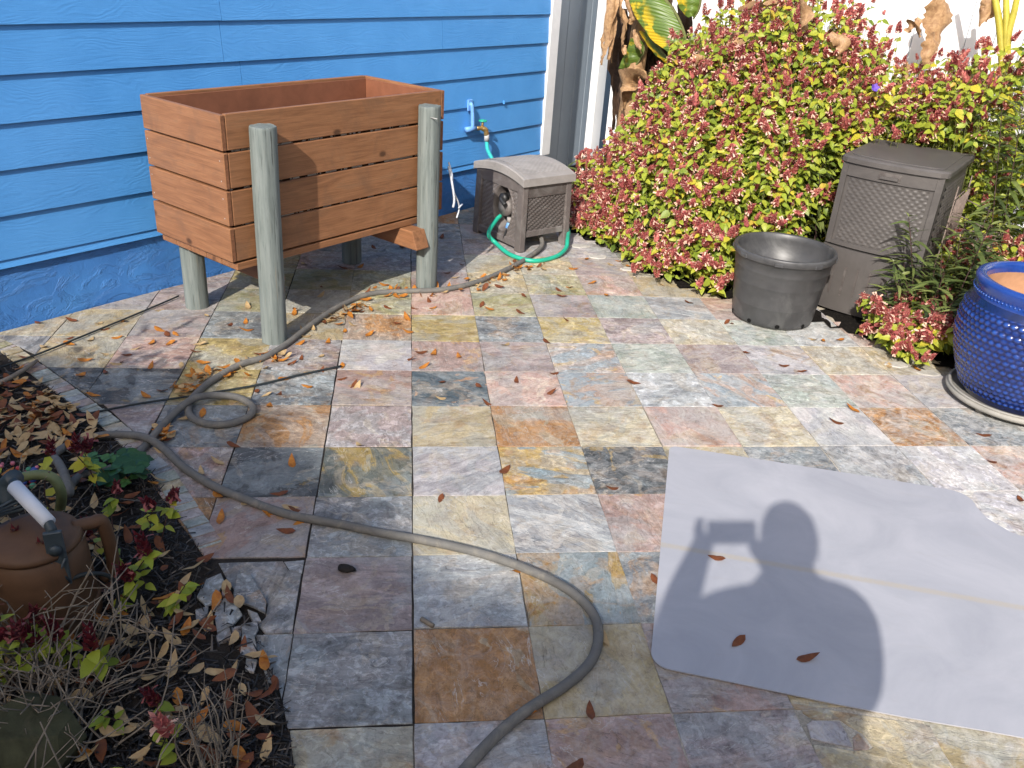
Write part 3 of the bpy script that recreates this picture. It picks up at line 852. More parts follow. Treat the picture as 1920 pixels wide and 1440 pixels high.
# foundation with uneven render
n1, n2 = 150, 14
V = []; F = []
for b in range(n2 + 1):
    for a in range(n1 + 1):
        s = S0 + (S1 - S0) * a / n1; z = -0.04 + 0.325 * b / n2
        V.append((s, -0.004 + 0.0025 * math.sin(s * 7 + z * 20) + random.uniform(-.0015, .0015), z))
for b in range(n2):
    for a in range(n1): F.append((b * (n1 + 1) + a, b * (n1 + 1) + a + 1, (b + 1) * (n1 + 1) + a + 1, (b + 1) * (n1 + 1) + a))
MB().add(V, F).build('foundation', 'blue_foundation_paint', house, True)
boxobj('foundation_core', 'blue_foundation_paint', house, S0, S1, 0.008, 0.11, -0.05, 0.272, bev=0)
boxobj('corner_board', 'white_paint', house, 3.802, 3.905, -0.034, -0.008, 0.26, 2.7, bev=0.003)
boxobj('corner_board', 'white_paint', house, 3.878, 3.905, -0.006, 0.12, 0.26, 2.7, bev=0.003)
boxobj('return_wall', 'white_paint', house, 3.80, 3.876, 0.10, 4.0, -0.05, 2.7, bev=0)
# small hook and nail on the siding
boxobj('wall_hook', 'blue_siding_paint', house, 3.336, 3.343, -0.034, -0.02, 0.662, 0.684, bev=0.001)

# gate panel in the recess, then the fence at right angles
gate = thing('gate_panel', 'vinyl board panel coloured grey for its shade between house corner and fence post', 'gate', WF(3.9, -0.22), WA)
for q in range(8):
    boxobj('board', 'shaded_vinyl', gate, 0.012 + q * 0.152, 0.160 + q * 0.152, 0, 0.02, 0.03, 1.9, bev=0.004)
post = thing('fence_post', 'white square vinyl fence post beside the house corner', 'fence post', WF(4.62, -0.10), WA)
boxobj('shaft', 'white_vinyl', post, -0.065, 0.065, -0.065, 0.0, 0, 1.9, bev=0.006)
v, f = box(-0.08, 0.08, -0.08, 0.08, 1.9, 1.93, bev=0.008)
MB().add(v, f).build('cap', 'white_vinyl', post, False)
fence = thing('vinyl_fence', 'tall white vinyl privacy fence behind the flowering shrubs', 'fence', WF(4.66, 0.03), WA - PI / 2)
bv, bf = box(0.002, 0.150, -0.011, 0.011, 0.06, 1.78, bev=0.004)
fme = None
for q in range(30):
    if fme is None:
        o = MB().add(bv, bf).build('board', 'white_vinyl', fence, False); fme = o.data
    else:
        o = link('board', fme, fence)
    o.location = (q * 0.152, random.uniform(-.001, .001), 0)
boxobj('rail', 'white_vinyl', fence, 0, 4.6, -0.025, 0.025, 1.782, 1.87, bev=0.006)
boxobj('rail', 'white_vinyl', fence, 0, 4.6, -0.025, 0.025, 0.0, 0.058, bev=0.006)

# ================================================================== planter
PS0, PS1, PT0, PT1 = 0.625, 1.885, 0.262, 0.814
pl_ = thing('raised_planter', 'brown stained wooden planter box raised on grey-green round posts', 'planter', WF(0, 0), WA)
ZB = [0.376, 0.526, 0.676, 0.826]
for q, z in enumerate(ZB):
    z1 = z + (0.141 if q < 3 else 0.137)
    e = lambda: random.uniform(-0.0015, 0.0015)
    for (a, b, nm) in ((PS0, PS0 + 0.021, 'end_board'), (PS1 - 0.021, PS1, 'end_board')):
        o = boxobj(nm, 'stained_wood', pl_, a + e(), b + e(), -PT1 + e(), -PT0, z + e(), z1 + e(), bev=0.003, seed=1)
        o['turn'] = PI / 2
        o.data.materials.append(M['end_grain'])
        for p in o.data.polygons:
            if abs(p.normal.y) > 0.9: p.material_index = 1
    for (t0, t1) in ((PT1 - 0.021, PT1 - 0.001), (PT0, PT0 + 0.02)):
        boxobj('side_board', 'stained_wood', pl_, PS0 + 0.0225, PS1 - 0.0225, -t1 + e(), -t0, z + e(), z1 + e(), bev=0.003, seed=1)
    for sx_ in (PS0 - 0.0012, PS1 + 0.0012):                      # screws near the board ends
        for t_ in (PT0 + 0.02, PT1 - 0.025):
            for dz in (0.03, 0.11):
                v, f = disc(0.0028, 0, 8)
                v = [(sx_, -t_ + a[0], z + dz + a[1]) for a in v]
                MB().add(v, f if sx_ > 1 else [tuple(reversed(f[0]))]).build('screw_head', 'galvanised', pl_, False)
# inner lining
boxobj('lining', 'inner_brown_paint', pl_, PS0 + 0.024, PS1 - 0.024, -PT0 - 0.030, -PT0 - 0.022, 0.37, 0.952, bev=0.001)
boxobj('lining', 'inner_brown_paint', pl_, PS0 + 0.024, PS0 + 0.032, -PT1 + 0.031, -PT0 - 0.032, 0.37, 0.952, bev=0.001)
boxobj('lining', 'inner_brown_paint', pl_, PS1 - 0.032, PS1 - 0.024, -PT1 + 0.031, -PT0 - 0.032, 0.37, 0.952, bev=0.001)
k = Mat('flecked_lining', 0.8, 0.2)
k.col(k.mix(k.ramp(k.noise(k.co((1, 1, 0.35)), 26, 4, 0.6), [(0.49, 0.0), (0.53, 1.0)]), (0.028, 0.015, 0.01), (0.72, 0.66, 0.58)))
M['flecked_lining'] = k.m
boxobj('lining', 'flecked_lining', pl_, PS0 + 0.034, PS1 - 0.034, -PT1 + 0.022, -PT1 + 0.029, 0.37, 0.94, bev=0.001)
for q in range(5):       # base planks, running lengthways
    w_ = (PT1 - PT0) / 5
    boxobj('base_plank', 'stained_wood', pl_, PS0 + 0.022, PS1 - 0.02, -PT1 + q * w_ + 0.0015, -PT1 + (q + 1) * w_ - 0.0015, 0.336, 0.366, bev=0.002, seed=1)
boxobj('potting_floor', 'bark_black', pl_, PS0 + 0.036, PS1 - 0.036, -PT1 + 0.032, -PT0 - 0.034, 0.372, 0.50, bev=0.004)
for s_, t1 in ((0.832, 0.83), (1.632, 0.925)):
    o = boxobj('cross_beam', 'stained_wood', pl_, s_ - 0.042, s_ + 0.042, -t1, -PT0 - 0.01, 0.243, 0.333, bev=0.006, seg=2, seed=1)
    o['turn'] = PI / 2
    for vv in o.data.vertices:       # sawn end leans back at its upper edge
        if vv.co.y < -t1 + 0.02 and vv.co.z > 0.28: vv.co.y += 0.03
        if vv.co.y < -t1 + 0.06 and vv.co.x > s_ and t1 > .9: vv.co.x += 0.004
def post_geo(r_, h, lean=(0, 0), flat=0.0):
    n = 26; rings = 9
    V = []; F = []
    prof = [1 + random.uniform(-0.025, 0.025) for _ in range(n)]
    zs = [0, 0.02] + list(np.linspace(0.1, h - 0.012, rings - 3)) + [h - 0.003, h]
    for q, z in enumerate(zs):
        sh = 0.985 if q == len(zs) - 2 else (0.955 if q == len(zs) - 1 else 1.0)
        for a in range(n):
            an = 2 * PI * a / n
            rr = r_ * prof[a] * sh * (1 + 0.012 * math.sin(z * 9 + an))
            V.append((rr * math.cos(an) + lean[0] * z, rr * math.sin(an) + lean[1] * z, z + (random.uniform(-.002, .002) if q == len(zs) - 1 else 0)))
    for q in range(len(zs) - 1):
        for a in range(n):
            b = (a + 1) % n
            F.append((q * n + a, q * n + b, (q + 1) * n + b, (q + 1) * n + a))
    F.append(tuple((len(zs) - 1) * n + a for a in range(n)))
    return V, F
for s_, t_, h, ln in ((0.765, 0.8695, 0.915, (0.012, 0.0)), (1.722, 0.8695, 0.912, (0.0, 0.0)), (0.752, 0.312, 0.334, (0, 0)), (1.717, 0.312, 0.334, (0, 0))):
    V, F = post_geo(0.053, h, ln)
    o = MB().add(V, F).build('post', 'grey_green_post', pl_, True, loc=(s_, -t_, 0.002))
    o.data.polygons[-1].use_smooth = False
v, f = tube([(1.69, -0.90, 0.868), (1.672, -0.965, 0.872)], 0.0022, 6)
MB().add(v, f).build('nail', 'galvanised', pl_)

# white cord hanging at the planter's right end
pts = [WF(1.90, 0.84, .62), WF(1.905, 0.86, .56), WF(1.90, 0.87, .50), WF(1.915, 0.875, .46), WF(1.945, 0.875, .41), WF(1.955, 0.87, .37), WF(1.935, 0.875, .335)]
c_ = thing('hanging_cord', 'white looped plastic cord hanging at the right end of the planter', 'cord', pts[0])
def rel(P_, o): return [np.asarray(p) - o for p in P_]
v, f = tube(catmull(rel(pts, pts[0]), 6), 0.0045, 6); MB().add(v, f).build('strand', 'white_cord_plastic', c_)
pts2 = [WF(1.90, 0.84, .60), WF(1.892, 0.875, .52), WF(1.90, 0.885, .44), WF(1.893, 0.885, .40)]
v, f = tube(catmull(rel(pts2, pts[0]), 6), 0.006, 6); MB().add(v, f).build('strand', 'white_cord_plastic', c_)
v, f = tube(rel([WF(1.945, .875, .385), WF(1.975, .875, .40)], pts[0]), 0.0045, 6); MB().add(v, f).build('strand', 'white_cord_plastic', c_)

# ================================================================== tap
tp = thing('garden_tap', 'brass garden tap on a blue painted pipe fixed to the siding', 'tap', WF(2.99, 0.0, 0.54), WA)
v, f = tube(catmull([(0, -0.02, 0.145), (0, -0.042, 0.150), (0.006, -0.048, 0.10), (0.012, -0.05, 0.0)], 6), 0.0125, 12); MB().add(v, f).build('riser_pipe', 'pipe_blue', tp)
v, f = tube([(-0.05, -0.045, 0.0), (0.04, -0.052, 0.0)], 0.017, 12); MB().add(v, f).build('elbow', 'pipe_blue', tp)
boxobj('mounting_plate', 'pipe_blue', tp, -0.022, 0.022, -0.034, -0.022, 0.11, 0.18, bev=0.003)
v, f = tube(catmull([(0.045, -0.055, 0.0), (0.075, -0.07, 0.0), (0.10, -0.085, -0.012), (0.108, -0.09, -0.045)], 6), [0.014] * 8 + [0.017] * 11, 12); MB().add(v, f).build('spout', 'brass', tp)
v, f = tube([(0.08, -0.072, 0.0), (0.082, -0.074, 0.045)], 0.008, 8); MB().add(v, f).build('valve_stem', 'brass', tp)
wv = MB()
ring = [(0.082 + 0.024 * math.cos(a), -0.074 + 0.024 * math.sin(a), 0.047) for a in np.linspace(0, 2 * PI, 17)]
v, f = tube(ring, 0.005, 6); wv.add(v, f)
for a in (0, PI / 2): v, f = tube([(0.082 - .022 * math.cos(a), -0.074 - .022 * math.sin(a), .047), (0.082 + .022 * math.cos(a), -0.074 + .022 * math.sin(a), .047)], 0.004, 6); wv.add(v, f)
wv.build('handwheel', 'teal_hose_rubber', tp)
v, f = tube([(0.108, -0.09, -0.04), (0.109, -0.091, -0.082)], 0.017, 12); MB().add(v, f).build('hose_coupling', 'galvanised', tp)
pts = [WF(3.099, 0.091, 0.46), WF(3.105, 0.10, 0.40), WF(3.13, 0.13, 0.33), WF(3.16, 0.14, 0.26), WF(3.15, 0.10, 0.16), WF(3.05, 0.10, 0.10)]
v, f = tube(catmull(pts, 8), 0.0125, 12)
tag(MB().add(v, f).build('supply_hose', 'aqua_hose_rubber'), 'aqua hose running down from the brass tap behind the reel box', 'hose')

# ================================================================== hose reel box
RA = R(31.0)
ro_ = np.array([0.634, 3.412, 0.0])
reel = thing('hose_reel_box', 'grey-brown resin wicker hose reel box with arched lid', 'hose reel', (ro_[0], ro_[1], 0), RA)
RW, RD, RH = 0.365, 0.470, 0.398       # local x along the front, y to the back
def flare(V):                          # legs spread a little towards the ground
    V = np.array(V, float)
    k_ = (0.38 - V[:, 2]) * 0.05
    V[:, 0] += np.where(V[:, 0] < RW / 2, -k_, k_) * 0.4
    V[:, 1] += np.where(V[:, 1] < RD / 2, -k_, k_) * 0.4
    return V
for (x, y) in ((0, 0), (RW - 0.04, 0), (0, RD - 0.055), (RW - 0.04, RD - 0.055)):
    v, f = box(x, x + 0.04, y, y + 0.055, 0.0, RH, bev=0.006, seg=2)
    MB().add(flare(v), f).build('corner_post', 'taupe_resin', reel, False)
for (y0, nm) in ((0.006, 'front_panel'), (RD - 0.03, 'rear_panel')):
    v, f = box(0.0405, RW - 0.0405, y0 + 0.008, y0 + 0.02, 0.095, RH, bev=0.002); MB().add(v, f).build(nm, 'taupe_resin_dark', reel, False)
v, f = box(0.0405, RW - 0.0405, 0.004, 0.030, 0.318, RH, bev=0.003); MB().add(v, f).build('upper_rail', 'taupe_resin_dark', reel, False)
v, f = box(0.0405, RW - 0.0405, 0.004, 0.030, 0.085, 0.122, bev=0.003); MB().add(v, f).build('lower_rail', 'taupe_resin', reel, False)
V, F = wicker(RW - 0.082, 0.195, 0.0135, 0.0145, 0.006, 0.0027, 0.3)
MB().add(V + (0.041, 0.013, 0.1225), F).build('front_weave', 'taupe_resin_dark', reel)
# left side, with an oval well for the reel hub
def side_geo():
    V, F = wicker(RD - 0.112, RH - 0.075, 0.0135, 0.0145, 0.005, 0.003, 0.3)
    cx, cz, ra_, rb_ = (RD - 0.112) * 0.60, (RH - 0.075) * 0.50, 0.088, 0.128
    q = ((V[:, 0] - cx) / ra_) ** 2 + ((V[:, 2] - cz) / rb_) ** 2
    V[:, 1] = np.where(q < 1.0, 0.055 * np.clip((1 - q) * 3, 0, 1), V[:, 1])
    rim = np.exp(-((np.sqrt(q) - 1.1) / 0.07) ** 2) * 0.009
    V[:, 1] = np.where(q >= 1.0, V[:, 1] * np.clip((q - 1.25) * 6, 0, 1) - rim, V[:, 1])
    # local: x along depth (from back to front), z up; turn so that it faces -x
    out = np.stack([V[:, 1] + 0.014, RD - 0.056 - V[:, 0], V[:, 2] + 0.06], 1)
    return out, F
V, F = side_geo()
MB().add(V, F).build('side_weave', 'taupe_resin', reel)
v, f = box(0.002, 0.022, 0.056, RD - 0.056, 0.02, 0.062, bev=0.004); MB().add(flare(v), f).build('lower_rail', 'taupe_resin', reel, False)
V, F = wicker(RD - 0.112, RH - 0.075, 0.0165, 0.020, 0.006, 0.0045)
MB().add(np.stack([RW - 0.014 - V[:, 1], 0.056 + V[:, 0], V[:, 2] + 0.06], 1), F).build('side_weave', 'taupe_resin', reel)
v, f = box(0.066, RW - 0.03, 0.05, RD - 0.05, 0.1, RH - 0.02, bev=0.002); MB().add(v, f).build('drum_housing', 'black_plastic', reel, False)
hc = (RD - 0.056) - (RD - 0.112) * 0.60; hz_ = 0.06 + (RH - 0.075) * 0.5
v, f = tube([(0.062, hc, hz_), (0.015, hc, hz_)], [0.060, 0.052], 24); MB().add(v, f).build('hub', 'taupe_resin', reel)
v, f = tube([(0.028, hc, hz_ + 0.055), (0.0, hc, hz_ + 0.055)], 0.030, 16); MB().add(v, f).build('crank_socket', 'black_plastic', reel)
v, f = tube(catmull([(0.0, hc, hz_ + .055), (-0.012, hc - .012, hz_ + .05), (-0.012, hc - .05, hz_ + .03)], 6), 0.013, 10); MB().add(v, f).build('crank_handle', 'black_plastic', reel)
v, f = tube([(0.03, hc - 0.05, hz_ - 0.075), (0.012, hc - 0.052, hz_ - 0.115)], 0.014, 12); MB().add(v, f).build('hose_connector', 'pipe_blue', reel)
v, f = tube([(0.03, hc - 0.05, hz_ - 0.05), (0.03, hc - 0.05, hz_ - 0.08)], 0.018, 12); MB().add(v, f).build('inlet', 'faded_resin', reel)
v, f = tube(catmull([(0.012, hc - 0.052, hz_ - 0.115), (0.0, hc - 0.045, hz_ - 0.16), (0.004, hc - 0.03, 0.02)], 6), 0.006, 8); MB().add(v, f).build('drain_tube', 'black_plastic', reel)
# arched lid
def arch(y): return 0.050 * (1 - ((y - RD / 2) / (RD / 2 + 0.03)) ** 2)
n = 22
V = []; F = []
ys = np.linspace(-0.014, RD + 0.014, n)
for y in ys:
    z = RH + arch(y)
    for (x, dz) in ((-0.013, -0.002), (-0.013, 0.026), (-0.007, 0.032), (RW + 0.007, 0.032), (RW + 0.013, 0.026), (RW + 0.013, -0.002)):
        V.append((x, y, z + dz if dz > 0 else RH - 0.012 + (arch(y) * 0.85 if x < 0 or x > RW else 0)))
for a in range(n - 1):
    for b in range(5): F.append((a * 6 + b, a * 6 + b + 1, (a + 1) * 6 + b + 1, (a + 1) * 6 + b))
    F.append((a * 6 + 5, a * 6, (a + 1) * 6, (a + 1) * 6 + 5))
F.append(tuple(range(6))); F.append(tuple(reversed(range((n - 1) * 6, n * 6))))
lid = MB().add(V, F).build('lid', 'faded_resin', reel, False)
V, F = wicker(RW - 0.05, RD - 0.06, 0.014, 0.017, 0.003, 0.0042)
V2 = np.stack([V[:, 0] + 0.025, V[:, 2] + 0.03, RH + np.array([arch(y) for y in V[:, 2] + 0.03]) + 0.0328 - V[:, 1]], 1)
MB().add(V2, F).build('lid_weave', 'faded_resin', lid)
# skirt between the lid and the side weave follows the arch
for x0 in (0.004, RW - 0.016):
    V = []; F = []
    for a, y in enumerate(np.linspace(0.0, RD, 16)):
        V += [(x0, y, RH - 0.05), (x0 + 0.012, y, RH - 0.05), (x0 + 0.012, y, RH + arch(y) * .86), (x0, y, RH + arch(y) * .86)]
    for a in range(15):
        for b in range(4): F.append((a * 4 + b, a * 4 + (b + 1) % 4, (a + 1) * 4 + (b + 1) % 4, (a + 1) * 4 + b))
    F += [(0, 1, 2, 3), (63, 62, 61, 60)]
    MB().add(V, F).build('side_rail', 'taupe_resin', reel, False)
# teal leader hose looping from the hub round the front
L2W = lambda p: np.array([ro_[0] + p[0] * math.cos(RA) - p[1] * math.sin(RA), ro_[1] + p[0] * math.sin(RA) + p[1] * math.cos(RA), p[2]])
g0 = L2W((0.02, hc + 0.03, hz_ - 0.06))
pts = [g0, L2W((-0.02, hc + 0.02, 0.14)), at(916, 438, .09), at(930, 456, .04), at(958, 478, .02), at(1000, 489, .014), at(1040, 482, .014), at(1060, 467, .03), at(1064, 450, .06), L2W((RW + 0.05, 0.06, 0.075)), L2W((RW + 0.02, 0.12, 0.06))]
v, f = tube(catmull(pts, 8), 0.0125, 12)
tag(MB().add(v, f).build('leader_hose', 'teal_hose_rubber'), 'short teal green hose looping around the foot of the reel box', 'hose')

# ================================================================== grey garden hose
z7 = lambda x, y, z=0.0135: at(x / 2.88, 560 + y / 2.88, z)
HR = 0.0135
hp = [L2W((0.20, 0.06, 0.07)), at(1015, 462, .03), at(985, 486, HR), at(940, 510, HR), at(890, 530, HR), at(830, 543, HR), at(760, 546, HR), at(695, 551, HR), at(640, 572, HR), at(590, 604, HR), at(540, 643, HR), at(500, 668, HR), z7(1300, 355), z7(1180, 420), z7(1090, 485),
      z7(1022, 565), z7(1030, 635), z7(1120, 676), z7(1240, 674), z7(1345, 635), z7(1362, 580, .016), z7(1280, 532, .02), z7(1160, 522, .024), z7(1060, 535, .038), z7(985, 580, .03), z7(905, 655), z7(835, 735), z7(775, 805), z7(690, 880), z7(560, 930), z7(450, 952), z7(385, 1000, .05), z7(372, 1050, .09), z7(355, 970, .10), z7(318, 890, .07),
      z7(290, 848, .045), z7(345, 805, .02), z7(430, 765), z7(560, 738), z7(700, 735, .016), z7(800, 755, .034), z7(890, 815, .016), z7(985, 905), z7(1080, 970), z7(1190, 1030), z7(1330, 1085), z7(1460, 1135), z7(1600, 1175), at(640, 983, HR), at(720, 1000, HR), at(810, 1016, HR), at(900, 1037, HR), at(985, 1066, HR), at(1060, 1102, HR), at(1108, 1145, HR), at(1122, 1190, HR), at(1108, 1240, HR), at(1060, 1285, HR), at(990, 1330, HR), at(930, 1380, HR), at(870, 1445, HR), at(800, 1530, HR), at(760, 1640, HR)]
v, f = tube(catmull(hp, 9), HR, 14)
tag(MB().add(v, f).build('garden_hose', 'grey_hose_rubber'), 'long weathered grey garden hose snaking across the patio from reel to bed', 'hose')

# thin irrigation lines
for pts, nm, lab in (
  ([(-40, 702), (60, 668), (160, 628), (260, 587), (335, 555)], 'drip_line', 'thin dark drip line running along the blue foundation'),
  ([(-60, 829), (0, 816), (130, 783), (260, 757), (360, 742), (480, 722), (560, 703), (640, 686)], 'drip_line', 'thin dark green drip line crossing under the hose loop')):
    P_ = [at(x, y, 0.012 if nm else 0) for x, y in pts]
    v, f = tube(catmull(P_, 6), 0.0042, 7)
    tag(MB().add(v, f).build(nm, 'cord_dark'), lab, 'drip line')
P_ = [at(-50, 738, .02), at(20, 708, .03), at(70, 676, .015)]
v, f = tube(catmull(P_, 5), [0.010] * 5 + [0.009] * 5 + [0.006], 8)
tag(MB().add(v, f).build('dry_stick', 'dry_stem'), 'pale dry stick lying over the border stones under the drip line', 'stick')

# ================================================================== nursery pot
b_ = np.array([1.826, 2.492])
pot = thing('nursery_pot', 'empty black plastic nursery pot with drain holes', 'plant pot', (b_[0], b_[1], 0.0), 0.3)
prof = [(0.0, 0.006), (0.185, 0.006), (0.196, 0.014), (0.2005, 0.03), (0.207, 0.10), (0.2095, 0.104), (0.2105, 0.11), (0.218, 0.205), (0.2205, 0.209), (0.2215, 0.216), (0.226, 0.275), (0.229, 0.279), (0.230, 0.286), (0.235, 0.335), (0.243, 0.338), (0.2465, 0.344), (0.247, 0.368), (0.243, 0.373), (0.233, 0.373), (0.228, 0.368), (0.226, 0.34), (0.216, 0.26), (0.2125, 0.256), (0.205, 0.15), (0.192, 0.03), (0.0, 0.026)]
v, f = lathe(prof, 72)
v = np.array(v); an = np.arctan2(v[:, 1], v[:, 0]); rr = np.hypot(v[:, 0], v[:, 1])
v[:, 0] *= 1 + 0.012 * np.cos(2 * an + 0.6) * v[:, 2] / 0.37; v[:, 1] *= 1 - 0.012 * np.cos(2 * an + 0.6) * v[:, 2] / 0.37
MB().add(v, f).build('body', 'nursery_plastic', pot)
for q in range(8):                    # lugs of the rim
    a = 2 * PI * q / 8
    vv, ff = box(0.240, 0.2515, -0.022, 0.022, 0.338, 0.357, bev=0.003)
    c_, s_ = math.cos(a), math.sin(a)
    MB().add([(x * c_ - y * s_, x * s_ + y * c_, z) for x, y, z in vv], ff).build('rim_lug', 'nursery_plastic', pot, False)
for q in range(9):                    # drain holes
    a = 2 * PI * q / 9 - 2.12
    c_, s_ = math.cos(a), math.sin(a)
    pts = [(0.2025 + 0.0005, 0.0115 * math.cos(b), 0.027 + 0.0105 * math.sin(b)) for b in np.linspace(0, 2 * PI, 13)[:-1]]
    MB().add([(x * c_ - y * s_, x * s_ + y * c_, z) for x, y, z in pts], [tuple(range(12))]).build('drain_hole', 'black_hole', pot, False)

# ================================================================== resin cabinet
CA = R(-42.0)
co_ = np.array([2.118, 2.678, 0.0])
cab = thing('resin_cabinet', 'tall brown resin wicker waste cabinet standing in the shrubs', 'cabinet', (co_[0], co_[1], 0), CA)
CW, CD, CH = 0.475, 0.60, 0.782
def bow(x): return -0.035 * (1 - ((x - CW / 2) / (CW / 2)) ** 2)
def curved_front(x0, x1, z0, z1, off, thick, nx=14, nz=1, name='p', mat='cabinet_resin', parent=None, ztop=None, zbot=None):
    V = []; F = []
    xs = np.linspace(x0, x1, nx + 1)
    for x in xs:
        a = zbot(x) if zbot else z0; b = ztop(x) if ztop else z1
        y = bow(x) + off
        V += [(x, y, a), (x, y, b), (x, y + thick, b), (x, y + thick, a)]
    for a in range(nx):
        for b in range(4): F.append((a * 4 + b, (a + 1) * 4 + b, (a + 1) * 4 + (b + 1) % 4, a * 4 + (b + 1) % 4))
    F += [(0, 1, 2, 3), tuple(reversed((nx * 4, nx * 4 + 1, nx * 4 + 2, nx * 4 + 3)))]
    return MB().add(V, F).build(name, mat, parent or cab, False)
curved_front(0.0, CW, 0.35, 0.755, 0.012, 0.03, name='door_frame')
V, F = wicker(CW - 0.10, 0.315, 0.0155, 0.0185, 0.0032, 0.0036, 0.0)
V[:, 0] += 0.05; V[:, 2] += 0.375; V[:, 1] += np.array([bow(x) for x in V[:, 0]]) + 0.0115
MB().add(V, F).build('door_weave', 'cabinet_resin', cab)
for a, b, c, d in ((0.0, 0.030, 0.352, 0.762), (CW - 0.030, CW, 0.352, 0.762), (0.031, CW - 0.031, 0.70, 0.762), (0.031, CW - 0.031, 0.352, 0.372)):
    curved_front(a, b, c, d, 0.002, 0.0095, nx=6 if b - a < .1 else 14, name='door_border')
hd = curved_front(CW / 2 - 0.052, CW / 2 + 0.052, 0.712, 0.748, -0.0005, 0.0022, nx=6, name='handle_recess', mat='taupe_resin_dark')
curved_front(CW / 2 - 0.042, CW / 2 + 0.042, 0.718, 0.732, -0.010, 0.009, nx=6, name='handle', mat='cabinet_resin')
curved_front(-0.004, CW + 0.004, 0.02, 0.343, -0.004, 0.04, nx=18, name='base_front', zbot=lambda x: 0.015 - 0.0 * x)
for q in range(6):
    x = 0.075 + q * 0.062
    curved_front(x, x + 0.011, 0.10, 0.255, -0.0075, 0.003, nx=2, name='base_groove', mat='taupe_resin_dark')
boxobj('side_panel', 'cabinet_resin', cab, 0.0, 0.012, 0.013, CD, 0.02, 0.762, bev=0.002)
boxobj('side_panel', 'cabinet_resin', cab, CW - 0.012, CW, 0.013, CD, 0.02, 0.762, bev=0.002)
boxobj('rear_panel', 'cabinet_resin', cab, 0.013, CW - 0.013, CD - 0.012, CD, 0.02, 0.762, bev=0.002)
V, F = wicker(CD - 0.12, 0.33, 0.0195, 0.024, 0.0055, 0.0055)
MB().add(np.stack([CW + 0.0005 - V[:, 1], 0.06 + V[:, 0], V[:, 2] + 0.38], 1), F).build('side_weave', 'cabinet_resin', cab)
boxobj('foot', 'taupe_resin_dark', cab, 0.02, CW - 0.02, 0.04, CD - 0.02, 0.0, 0.019, bev=0.002)
# lid with a bowed front and rounded corners
outl = [(x, bow(x) - 0.012) for x in np.linspace(0.02, CW - 0.02, 13)]
outl += [(CW + 0.008, bow(CW) + 0.002), (CW + 0.016, 0.02), (CW + 0.016, CD + 0.01), (-0.016, CD + 0.01), (-0.016, 0.02), (-0.008, bow(0) + 0.002)]
v, f = prism(outl, 0.764, CH + 0.012, 0.010)
v = np.array(v); ctr = np.array([CW / 2, CD / 2])
lid2 = MB().add(v, f).build('lid', 'cabinet_resin', cab, False)
inn = [(CW / 2 + (x - CW / 2) * 0.86, CD / 2 + (y - CD / 2) * 0.86) for x, y in outl]
v, f = prism(inn, CH + 0.0125, CH + 0.0165, 0.003)
MB().add(v, f).build('lid_top', 'cabinet_resin', lid2, False)

# wire rack leaning at the cabinet's right side
C2W = lambda p: np.array([co_[0] + p[0] * math.cos(CA) - p[1] * math.sin(CA), co_[1] + p[0] * math.sin(CA) + p[1] * math.cos(CA), p[2]])
rk = thing('wire_rack', 'rusty wire rack standing against the right side of the cabinet', 'rack', C2W((CW + 0.05, 0.1, 0)), CA)
mbw = MB()
for y in np.linspace(0.0, 0.34, 11): v, f = tube([(0, y, 0.42), (0.01, y, 0.66)], 0.0022, 5); mbw.add(v, f)
mbw.build('back_wires', 'rusty_wire', rk)
mbw = MB()
for z in (0.42, 0.66, 0.55): v, f = tube([(0.0, -0.01, z), (0.0, 0.35, z)], 0.003, 6); mbw.add(v, f)
for y in (0.0, 0.34):
    v, f = tube([(0, y, 0.0), (0, y, 0.72)], 0.0032, 6); mbw.add(v, f)
    v, f = tube([(0, y, 0.60), (0.16, y - 0.02, 0.56)], 0.0028, 6); mbw.add(v, f)
    v, f = tube([(0.2, y, 0.0), (0.2, y, 0.50)], 0.0028, 6); mbw.add(v, f)
mbw.build('frame', 'rusty_wire', rk)
mbw = MB()
for x in np.linspace(0.02, 0.2, 8): v, f = tube([(x, -0.01, 0.47), (x, 0.35, 0.47)], 0.002, 5); mbw.add(v, f)
for y in np.linspace(0.0, 0.34, 5): v, f = tube([(0.0, y, 0.468), (0.22, y, 0.468)], 0.0022, 5); mbw.add(v, f)
mbw.build('shelf', 'rusty_wire', rk)

# ================================================================== blue pot on a rolling stand
bc = np.array([2.545, 1.575])
std = thing('plant_caddy', 'grey round plant caddy with castors under the blue pot', 'plant stand', (bc[0], bc[1], 0))
v, f = lathe([(0.0, 0.022), (0.245, 0.022), (0.262, 0.026), (0.270, 0.034), (0.270, 0.044), (0.262, 0.050), (0.25, 0.048), (0.243, 0.038), (0.0, 0.036)], 72)
MB().add(v, f).build('tray', 'saucer_grey', std)
v, f = lathe([(0.262, 0.0505), (0.266, 0.054), (0.258, 0.058), (0.250, 0.054), (0.252, 0.049)], 72)
MB().add(v, f).build('rim', 'saucer_grey', std)
for a in (3.55, 5.2, 0.5, 2.1):
    v, f = tube([(0.225 * math.cos(a) - .012 * math.sin(a), 0.225 * math.sin(a) + .012 * math.cos(a), 0.0125), (0.225 * math.cos(a) + .012 * math.sin(a), 0.225 * math.sin(a) - .012 * math.cos(a), 0.0125)], 0.0115, 12)
    MB().add(v, f).build('castor', 'saucer_grey', std)
bp = thing('blue_pot', 'large cobalt blue glazed pot covered in small knobs', 'plant pot', (bc[0], bc[1], 0.039))
ctrl = [(0.205, 0.0), (0.222, 0.02), (0.25, 0.08), (0.283, 0.17), (0.302, 0.26), (0.304, 0.33), (0.292, 0.392), (0.277, 0.425)]
zz_ = np.linspace(0.0, 0.425, 112)
rr_ = np.interp(zz_, [c[1] for c in ctrl], [c[0] for c in ctrl])
